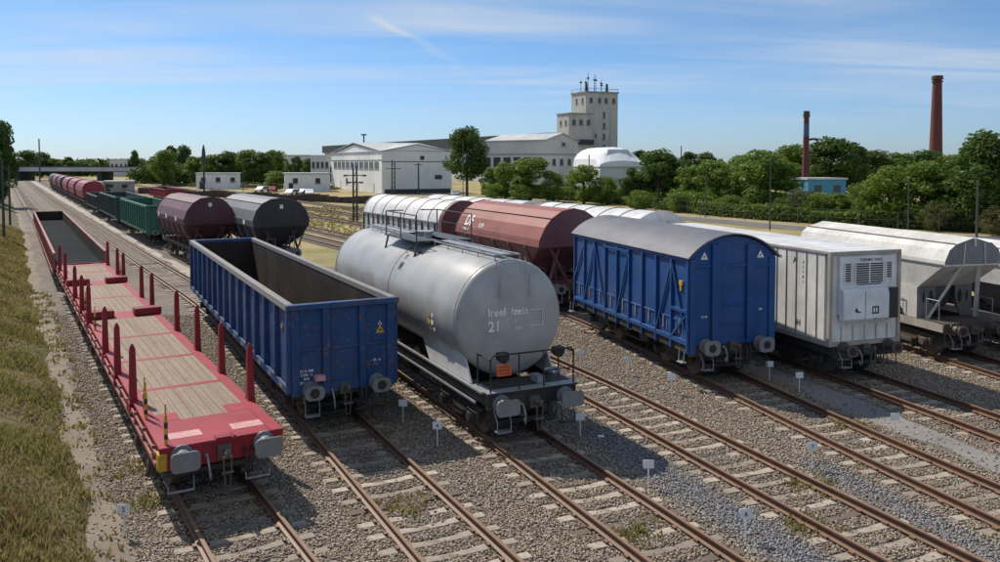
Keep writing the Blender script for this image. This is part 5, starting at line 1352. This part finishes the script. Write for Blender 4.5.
# chimneys
def chimney(px, Y, ytop, r0, r1, label, bands, mid=None):
    x = PX(px, Y); h = PZ(ytop, Y) - GZ; o = thing('factory_chimney', label, 'chimney', (x, Y, GZ)); c = MB(); n = 24
    N = 14
    zs = [h * i / N for i in range(N + 1)]
    for i in range(N):
        mi = 1 if mid and mid[0] < (zs[i] + zs[i + 1]) / 2 / h < mid[1] else 0
        c.tube((0, 0, zs[i]), (0, 0, zs[i + 1] + .001), r0 + (r1 - r0) * i / N, n, r0 + (r1 - r0) * (i + 1) / N, mi=mi)
    c.build('shaft', [M['brick'], M['brick_blue']], o)
    for a, b, k in bands: b_ = MB(); b_.tube((0, 0, h * a), (0, 0, h * b), r1 * k, n); b_.build('collar', M['brick'] if k < 1.32 else M['mast'], o)
chimney(935, 300, 76.5, 2.5, 1.5, 'tall tapering red brick chimney at the right', [(.965, .975, 1.34), (.94, .95, 1.3), (.975, 1.0, 1.25)])
chimney(805.5, 160, 111.5, .75, .48, 'thin red chimney with a faded blue section', [(.93, .97, 1.35), (.97, 1.0, 1.2)], (.70, .84))
x = PX(811, 160); m = MB(); m.path([(x - .8, 160, PZ(140, 160)), (x + .6, 160, PZ(139, 160)), (x + 1.2, 160, PZ(141, 160))], .25, 6); m.tube((x - 1., 160, PZ(140, 160)), (x - 1., 160, GZ), .08, 6)
tag(m.build('flue_pipe', M['mast']), 'dark bent flue pipe beside the thin red chimney', 'pipe')
# road bridge at the left
def road_bridge():
    Y = 322; o = thing('road_bridge', 'long low road bridge crossing the tracks in the left distance', 'bridge', (PX(60, Y), Y, GZ))
    x0, x1 = PX(-60, Y), PX(150, Y)
    m = MB(); m.box(x0, x1, Y, Y + 12, 4.0, 4.7); part(m, 'deck', M['bridge'], o)
    m = MB(); m.box(x0, x1, Y - .3, Y - .02, 3.5, 5.0); part(m, 'parapet', M['bridge'], o)
    m = MB(); m.box(x0, x1, Y + .2, Y + 11.8, 3.2, 3.98); part(m, 'shaded_girder', M['bridge_dark'], o)  # dark box painted as the shade below the deck
    m = MB(); m.box(x0, x1, Y + 11.9, Y + 12.2, 4.7, 5.4); part(m, 'parapet', M['bridge_dark'], o)
    for px in (17, 52, 98, 148): m = MB(); x = PX(px, Y); m.box(x - .9, x + .9, Y + 1, Y + 11, GZ, 3.2); part(m, 'pier', M['bridge_dark'], o)
    for px in range(20, 150, 12): m = MB(); x = PX(px, Y); m.box(x - .08, x + .08, Y - .25, Y - .1, 5.0, 6.0); part(m, 'railing_post', M['bridge_dark'], o)
    for i, px in enumerate((165, 210)):
        pass
road_bridge()
# embankment carrying the road right of the bridge
mb = MB(); mb.hexa([(PX(148, 322), 318, GZ), (PX(330, 330), 326, GZ), (PX(330, 330), 346, GZ), (PX(148, 322), 342, GZ), (PX(148, 322), 323, 4.5), (PX(330, 330), 331, 1.0), (PX(330, 330), 338, 1.0), (PX(148, 322), 334, 4.5)])
o = mb.build('embankment_ground', M['field']); o['kind'] = 'structure'

# masts
def mast(px, Y, ytop, label, r=.09, arms=(), twin=0, head=None, ybase=None):
    x = PX(px, Y); h = PZ(ytop, Y) - GZ; o = thing('lamp_mast', label, 'mast', (x, Y, GZ)); m = MB()
    m.tube((0, 0, 0), (0, 0, h), r * 1.3, 8, r)
    if twin:
        m.tube((twin, 0, 0), (twin, 0, h * .97), r * 1.3, 8, r)
        for i in range(int(h)): m.tube((0, 0, i + .2), (twin, 0, i + 1.1), r * .35, 5)
    m.build('post', M['mast'], o)
    for z, l in arms:
        a = MB(); a.tube((-l, 0, h * z), (l + twin, 0, h * z), r * .6, 6); a.box(-l - .25, -l + .15, -.15, .15, h * z - .12, h * z + .08); a.box(l + twin - .15, l + twin + .25, -.15, .15, h * z - .12, h * z + .08); a.build('crossarm', M['mast'], o)
    if head == 'signal': a = MB(); a.tube((0, 0, h - 2.6), (0, 0, h - .6), .42, 8, .25); a.tube((0, 0, h - .6), (0, 0, h + .2), .25, 8, .05); a.build('lamp_head', M['mast'], o)
    if head == 'lamp': a = MB(); a.beam((0, 0, h), (1.2, 0, h + .25), .1, .1); a.box(.9, 1.6, -.15, .15, h + .18, h + .32); a.build('lamp_head', M['galv'], o)
    return o
mast(353.2, 98, 164, 'dark twin lattice mast standing in the dry field before the white hall', .10, ((.80, .9), (.68, .5)), .42)
mast(204, 128, 146, 'dark signal mast with pointed top behind the maroon hopper wagon', .13, (), 0, 'signal')
mast(40, 300, 139, 'tall thin mast behind the road bridge at the left', .22)
mast(392, 180, 160, 'twin lamp mast close to the gable wall of the white hall', .12, ((.75, 1.0),), .6)
mast(418.5, 181, 163, 'single lamp mast close to the gable wall of the white hall', .15, ((.95, .6),))
mast(770.5, 85, 160, 'slender grey-green lamp mast beside the back road', .06, (), 0)
mast(706, 104, 170, 'pale lamp post beside the back road, left of the slender mast', .05)
mast(909, 76, 178, 'pale fence-side post before the trees at the right', .06)
mast(978, 71, 182, 'thick pale post at the foot of the big dark tree', .09)
mast(463, 150, 140, 'thin pole beside the big round tree by the white hall', .06)
mast(243, 190, 160, 'thin mast left of the garage block', .07, (), 0, 'lamp')
mast(681, 200, 146, 'thin mast above the trees right of the membrane hall', .12)
mast(589, 150, 155, 'thin pole before the rounded membrane hall', .09)
mast(2.5, 70, 160, 'rusty post on the crest of the grass bank, nearer one', .09)
mast(9, 86, 165, 'rusty post on the crest of the grass bank, farther one', .09)
# chain-link fence on posts before the trees
def fence(pts, label, h=1.9, step=3.6):
    o = thing('wire_fence', label, 'fence', (pts[0][0], pts[0][1], GZ)); L = Vector(o.location)
    P = [Vector((x, y, GZ)) for x, y in pts]; allp = []
    for a, b in zip(P[:-1], P[1:]):
        n = max(1, int((b - a).length / step))
        allp += [a + (b - a) * i / n for i in range(n)]
    allp.append(P[-1])
    for p in allp[:95]: m = MB(); q = p - L; m.tube(q, q + Vector((0, 0, h)), .045, 6); m.build('fence_post', M['wire'], o)
    w_ = MB()
    for a, b in zip(allp[:-1], allp[1:]):
        for z in (.1, 1.0, 1.85): w_.tube(a - L + Vector((0, 0, z)), b - L + Vector((0, 0, z)), .008, 4)
        k = 9
        for i in range(k):
            f0 = a + (b - a) * i / k - L; f1 = a + (b - a) * (i + 1) / k - L; w_.tube(f0 + Vector((0, 0, .1)), f1 + Vector((0, 0, 1.85)), .005, 3); w_.tube(f1 + Vector((0, 0, .1)), f0 + Vector((0, 0, 1.85)), .005, 3)
    w_.build('wire_mesh', M['wire'], o)
def fx(px, py): Y = 7.0 * 820 / (py - 163); return (PX(px, Y), Y)
fence([fx(1040, 236), fx(940, 232.5), fx(860, 228), fx(770, 222), fx(700, 216), fx(620, 205), fx(490, 196)], 'wire fence on thin posts along the foot of the trees')
fence([fx(330, 192), fx(270, 190), fx(210, 188)], 'wire fence in front of the white huts')
# low rubble wall / loading kerb beside the field tracks
m = MB(); 
for i in range(40):
    a = Vector((PX(455, 130) - i * 1.9, 128 + i * 1.5, GZ)); m.box(a.x - 1.0, a.x + 1.0, a.y - .4, a.y + .4, GZ, GZ + 1.2 + .2 * math.sin(i))
tag(m.build('loading_bank', simple('old_dark_stone', (.085, .06, .05), .9, scale=1.2)), 'long low dark loading bank in the dry field before the white hall', 'loading bank')

# ------------------------------------------------------------------ parked cars far away by the huts
CAR = None
def car(x, y, rz, mat, label):
    o = thing('parked_car', label, 'car', (x, y, GZ), rz, 'cars parked by the white hall')
    m = MB(); m.prism_y([(-2.1, .35), (-2.15, .7), (-1.3, .85), (-.6, 1.38), (.9, 1.40), (1.6, .92), (2.1, .85), (2.15, .35)], -.85, .85); m.build('body', mat, o, bevel=.08)
    for s_ in (-1, 1): g_ = MB(); g_.prism_y([(-1.05, .90), (-.55, 1.3), (.85, 1.32), (1.35, .92)], s_ * .86 - .01, s_ * .86 + .01); g_.build('window', M['glass'], o)
    for xx in (-1.3, 1.3):
        for s_ in (-1, 1): t_ = MB(); t_.tube((xx, s_ * .72, .32), (xx, s_ * .90, .32), .32, 12); t_.build('wheel', M['rubber'], o)
cars = [(291, 176, 'white_mark', 'white parked car, leftmost by the garage block'), (297, 178, 'mast', 'black parked car between two pale cars by the garage block'), (303, 178, 'galv', 'grey parked car right of the black one'), (309, 176, 'sign_white', 'white parked car nearest the white hall'), (262, 196, 'sign_white', 'white parked car before the trees near the long hut'), (272, 198, 'far_red', 'dark red parked car before the trees'), (455, 168, 'galv', 'grey parked car beside the big round tree')]
for px, Y, mt, lb in cars: car(PX(px, Y), Y, R(random.uniform(60, 110)), M[mt], lb)

# ------------------------------------------------------------------ trees
def crown_mesh(name, n_lobes, n_leaf, rx, rz, leaf, shape='round', seed=1):
    r = np.random.default_rng(seed)
    C_ = []
    for i in range(n_lobes):
        t = r.random(); a = r.random() * 6.283
        if shape == 'round': zz = -1 + 2 * t; rad = math.sqrt(max(.05, 1 - zz * zz)) * r.uniform(.25, .8)
        elif shape == 'tall': zz = -1 + 2 * t; rad = (1 - abs(zz) ** 2.2) * r.uniform(.2, .75) + .08
        else: zz = -1 + 2 * t ** 1.4; rad = (1 - max(0, zz)) ** .5 * r.uniform(.2, .9)
        C_.append((rad * math.cos(a) * rx, rad * math.sin(a) * rx, zz * rz * .82, r.uniform(.22, .42) * min(rx, rz)))
    C_ = np.array(C_); k = r.integers(0, n_lobes, n_leaf); c = C_[k]
    d = r.normal(size=(n_leaf, 3)); d /= np.linalg.norm(d, axis=1)[:, None]
    rad = c[:, 3] * (.55 + .5 * r.random(n_leaf) ** .6)
    p = c[:, :3] + d * rad[:, None] * np.array([1, 1, .8])
    nrm = d + r.normal(0, .55, (n_leaf, 3)); nrm /= np.linalg.norm(nrm, axis=1)[:, None]
    t1 = np.cross(nrm, np.array([0, 0, 1.]) + r.normal(0, .3, (n_leaf, 3))); t1 /= np.linalg.norm(t1, axis=1)[:, None] + 1e-6
    t2 = np.cross(nrm, t1); s = leaf * r.uniform(.55, 1.25, n_leaf)[:, None]
    V = np.stack([p - t1 * s, p - t2 * s * .55, p + t1 * s, p + t2 * s * .55], 1).reshape(-1, 3)
    me = bpy.data.meshes.new(name); n = n_leaf
    me.vertices.add(4 * n); me.vertices.foreach_set('co', V.astype(np.float32).ravel()); me.loops.add(4 * n); me.loops.foreach_set('vertex_index', np.arange(4 * n, dtype=np.int32))
    me.polygons.add(n); me.polygons.foreach_set('loop_start', np.arange(0, 4 * n, 4, dtype=np.int32)); me.update(calc_edges=True); me.validate()
    return me, C_
def make_tree(kind, seed, leafmat, nl=34, nf=5200, leaf=.30, rx=1., rz=1., trunk=.30, shape='round'):
    """unit tree: total height 10, crown width from rx; scaled per copy"""
    me, C_ = crown_mesh(kind + '_crown', nl, nf, rx, rz, leaf, shape, seed)
    zc = 10 - rz * 1.06; me.transform(Matrix.Translation((0, 0, zc))); me.materials.append(M[leafmat])
    m = MB(); m.tube((0, 0, -.3), (.05, 0, zc * .55), trunk, 9, trunk * .75); m.tube((.05, 0, zc * .55), (.1, .05, zc + rz * .3), trunk * .75, 8, trunk * .3)
    rr = random.Random(seed)
    for i in range(9):
        c = C_[rr.randrange(len(C_))]; z0 = zc * rr.uniform(.5, .95); m.tube((.05, 0, z0), (c[0] * .85, c[1] * .85, zc + c[2] * .85), trunk * .35, 6, trunk * .08)
    t = m.build('trunk', M['bark'], None); tm = t.data; bpy.data.objects.remove(t)
    return me, tm
V_ = {}
V_['dark1'] = make_tree('t1', 3, 'leaf_dark', 40, 9000, .23, 3.6, 4.4)
V_['dark2'] = make_tree('t2', 8, 'leaf_dark', 34, 8000, .23, 3.2, 4.3, shape='tall')
V_['mid1'] = make_tree('t3', 12, 'leaf_mid', 40, 9000, .22, 3.9, 4.4)
V_['mid2'] = make_tree('t4', 17, 'leaf_mid', 36, 8000, .22, 3.3, 4.5, shape='tall')
V_['light1'] = make_tree('t5', 23, 'leaf_light', 36, 7500, .21, 3.6, 4.5)
V_['bush'] = make_tree('t6', 31, 'leaf_mid', 40, 7000, .22, 5.2, 5.0, .12)
V_['drybush'] = make_tree('t7', 37, 'leaf_dry', 40, 6000, .22, 5.5, 4.9, .10)
V_['lone'] = make_tree('t8', 41, 'leaf_dark', 46, 11000, .20, 3.9, 3.8, .26)
def tree(kind, px, ytop, Y, wpx, label, name='tree', cat='tree', group=None):
    me, tm = V_[kind]; h = PZ(ytop, Y) - GZ; w_ = wpx * 1.12 * Y / 820
    bw = {'dark1': 7.2, 'dark2': 6.4, 'mid1': 7.8, 'mid2': 6.6, 'light1': 7.2, 'bush': 10.4, 'drybush': 11, 'lone': 7.8}[kind] * .93
    o = thing(name, label, cat, (PX(px, Y), Y, GZ), random.random() * 6.28, group)
    k = h / 10; o.scale = (w_ / bw, w_ / bw, k)
    c = bpy.data.objects.new('crown', me); C.objects.link(c); c.parent = o
    t = bpy.data.objects.new('trunk', tm); C.objects.link(t); t.parent = o
    return o
G = 'trees along the back fence'
T = [('lone', 467, 127, 165, 40, 'big round dark tree on a bare trunk right of the white hall'),
 ('mid1', 494, 166, 158, 26, 'small green tree just right of the big round tree'),
 ('light1', 505, 160, 150, 26, 'yellowish-green small tree before the grey hall windows'),
 ('mid1', 530, 154, 150, 44, 'broad green tree before the corner of the grey hall'),
 ('bush', 554, 172, 148, 26, 'low bushy tree between the broad green and the bright yellow-green tree'),
 ('light1', 584, 163, 140, 32, 'bright yellow-green tree before the membrane hall'),
 ('bush', 606, 176, 138, 32, 'low bushy tree under the end wall of the membrane hall'),
 ('dark2', 631, 166, 130, 26, 'narrow dark tree at the right end of the membrane hall'),
 ('dark1', 659, 149, 128, 50, 'broad dark tree with domed top right of the membrane hall'),
 ('mid2', 694, 160, 122, 34, 'green tree just right of the broad domed tree'),
 ('mid1', 716, 156, 116, 44, 'green tree left of the broad tree over the back road'),
 ('mid1', 738, 168, 112, 30, 'lower green tree squeezed against the broad tree over the back road'),
 ('mid1', 767, 145, 106, 62, 'broadest green tree of the row, over the back road'),
 ('drybush', 800, 186, 98, 34, 'dry bush at the foot of the thin chimney'),
 ('bush', 818, 192, 96, 28, 'low green bush in front of the blue shed'),
 ('mid2', 840, 190, 95, 26, 'small bushy tree hiding the right end of the blue shed'),
 ('bush', 862, 183, 92, 36, 'round bushy tree right of the blue shed'),
 ('light1', 890, 163, 90, 46, 'bright green tree left of the tall chimney foot'),
 ('mid1', 922, 156, 88, 50, 'full green tree before the foot of the tall brick chimney'),
 ('dark2', 950, 160, 86, 40, 'dark tree between the chimney foot and the tallest tree'),
 ('dark1', 984, 130, 82, 62, 'tallest dark tree near the right edge'),
 ('dark1', 1018, 142, 80, 50, 'dark tree cut by the right edge'),
 ('drybush', 938, 200, 84, 34, 'dry brownish bush under the full green tree'),
 ('drybush', 1000, 205, 78, 40, 'brownish bush in front of the tallest dark tree'),
 ('bush', 640, 190, 122, 30, 'low bush before the narrow dark tree'),
 ('bush', 680, 192, 116, 30, 'low bush before the domed tree'),
 ('bush', 730, 195, 108, 34, 'low bush under the lower green tree'),
 ('bush', 783, 197, 100, 26, 'low bush right of the slender grey-green mast'),
 ('bush', 520, 184, 146, 30, 'low bush left below the broad green tree'),
 ('bush', 492, 184, 150, 22, 'low bush beside the small green tree'),
 # second row, higher up behind
 ('dark1', 830, 137, 175, 52, 'distant dark tree group right of the thin chimney'),
 ('dark2', 852, 140, 180, 34, 'distant dark tree just right of the group by the thin chimney'),
 ('mid1', 792, 141, 185, 36, 'distant tree left of the thin chimney'),
 ('dark1', 875, 150, 190, 42, 'distant tree between the thin chimney and the tall chimney'),
 ('mid2', 898, 148, 195, 34, 'distant narrow tree left of the tall chimney'),
 ('dark1', 925, 150, 200, 44, 'distant dark tree behind the tall chimney foot'),
 ('mid1', 955, 152, 195, 40, 'distant tree right of the tall chimney foot'),
 ('dark2', 690, 150, 230, 26, 'distant dark tree above the small pale house'),
 ('dark1', 706, 152, 235, 28, 'distant rounded tree above the green ones, right of the small house'),
 ('mid1', 745, 152, 200, 34, 'distant tree peeping left of the broadest tree'),
 ('dark1', 640, 150, 260, 24, 'distant tree just right of the membrane hall roof'),
 # left middle
 ('mid1', 164, 147, 250, 26, 'leftmost tree of the wood behind the maroon hopper'),
 ('dark2', 172, 144, 290, 18, 'dark double-topped tree left of the signal mast'),
 ('dark1', 184, 145, 285, 20, 'dark rounded tree touching the double-topped one'),
 ('mid2', 196, 153, 255, 26, 'green tree at the left end of the long hut'),
 ('mid1', 214, 152, 250, 28, 'green tree right of the signal mast'),
 ('dark1', 228, 151, 248, 26, 'dark tree behind the long hut'),
 ('mid1', 247, 147, 246, 28, 'tallest tree of the wood between the huts'),
 ('dark1', 262, 152, 244, 26, 'dark tree left of the light green bush'),
 ('mid2', 274, 146, 262, 24, 'slender high tree left of the beige block'),
 ('dark2', 296, 155, 240, 18, 'dark narrow tree before the beige block'),
 ('light1', 276, 170, 205, 22, 'light green bush left of the garage block'),
 ('dark1', 309, 158, 236, 16, 'small dark tree against the left wing of the white hall'),
 ('dark1', 135, 150, 420, 10, 'small round tree above the distant office block'),
 # far left
 ('dark1', 1, 119, 130, 30, 'large dark tree on the bank at the left edge'),
 ('dark2', -16, 128, 120, 34, 'dark tree cut by the left edge'),
 ('dark1', 28, 150, 380, 26, 'dark tree behind the left end of the bridge'),
 ('dark1', 42, 152, 400, 22, 'rounded tree behind the bridge beside the thin mast'),
 ('mid1', 55, 157, 400, 18, 'paler low tree behind the bridge'),
 ('dark2', 70, 156, 400, 14, 'slim dark tree behind the middle of the bridge'),
 ('dark2', 101, 158, 400, 8, 'tiny pointed tree left of the distant office block')]
for t_ in T: tree(*t_, name='bush' if 'bush' in t_[0] else 'tree', cat='bush' if 'bush' in t_[0] else 'tree')
# undergrowth along the fence, one mass
def mass(name, label, pts, n, hmin, hmax, leaf, mat, depth=4.):
    P = []; seg = []
    for a, b in zip(pts[:-1], pts[1:]): seg.append((Vector(a), Vector(b)))
    tot = sum((b - a).length for a, b in seg); r = rng
    per = np.array([(b - a).length / tot for a, b in seg]); k = r.choice(len(seg), n, p=per)
    A = np.array([s[0][:] for s in seg])[k]; B = np.array([s[1][:] for s in seg])[k]; t = r.random(n)[:, None]
    base = A + (B - A) * t; tt = (base[:, 0] * .35 + base[:, 1] * .21)
    H = hmin + (hmax - hmin) * np.clip(.45 + .3 * np.sin(tt * 1.3) * np.sin(tt * .47 + 1) + .28 * np.sin(tt * 3.1 + 2 * np.sin(tt * .9)) + .2 * np.sin(tt * 7.3), 0, 1.15) * r.uniform(.6, 1, n)
    d = (B - A); d /= np.linalg.norm(d, axis=1)[:, None]; off = r.random(n) * depth
    x = base[:, 0] + d[:, 1] * off; y = base[:, 1] - d[:, 0] * off; z = GZ + H * r.random(n) ** .7
    p = np.stack([x, y, z], -1); nr = r.normal(size=(n, 3)); nr /= np.linalg.norm(nr, axis=1)[:, None]
    t1 = np.cross(nr, r.normal(size=(n, 3))); t1 /= np.linalg.norm(t1, axis=1)[:, None]; t2 = np.cross(nr, t1); s = leaf * r.uniform(.5, 1.2, n)[:, None]
    V = np.stack([p - t1 * s, p - t2 * s * .6, p + t1 * s, p + t2 * s * .6], 1).reshape(-1, 3)
    fast_mesh(name, V, np.arange(4 * n).reshape(-1, 4), M[mat], label=label)
fl = [fx(1050, 235), fx(940, 231), fx(860, 227), fx(770, 221), fx(700, 215), fx(620, 204.5), fx(480, 195)]
mass('undergrowth', 'tangled undergrowth along the foot of the tree row', fl, 80000, 1.2, 3.8, .24, 'leaf_mid', 5)
mass('undergrowth', 'dense green thicket filling the gaps behind the tree row', [(x + 6 + .03 * y, y + 9) for x, y in fl], 60000, 1.6, 4.3, .26, 'leaf_mid', 8)
mass('undergrowth', 'dry tangled scrub along the wire fence', fl, 16000, .4, 1.9, .16, 'leaf_dry', 2.)
mass('far_wood', 'distant wooded ridge along the horizon', [(-330, 560), (-160, 620), (60, 640), (260, 560), (420, 470), (520, 330)], 60000, 4, 11, 1.1, 'leaf_dark', 30)
mass('far_wood', 'wood behind the huts left of the white hall', [(PX(150, 290), 290), (PX(230, 285), 285), (PX(325, 300), 300)], 26000, 4, 8.0, .45, 'leaf_dark', 14)
mass('far_wood', 'wood behind the row of trees at the right', [(PX(640, 260), 260), (PX(760, 230), 230), (PX(900, 215), 215), (PX(1080, 190), 190)], 40000, 5, 8.3, .5, 'leaf_dark', 14)
mass('far_wood', 'dark wood closing the view behind the road bridge', [(PX(-40, 430), 430), (PX(60, 440), 440), (PX(160, 430), 430)], 16000, 6, 10, .8, 'leaf_dark', 12)
mass('hedge_growth', 'low scrub below the white huts', [fx(330, 190), fx(250, 188), fx(160, 186)], 9000, .4, 1.6, .25, 'leaf_dry', 4)
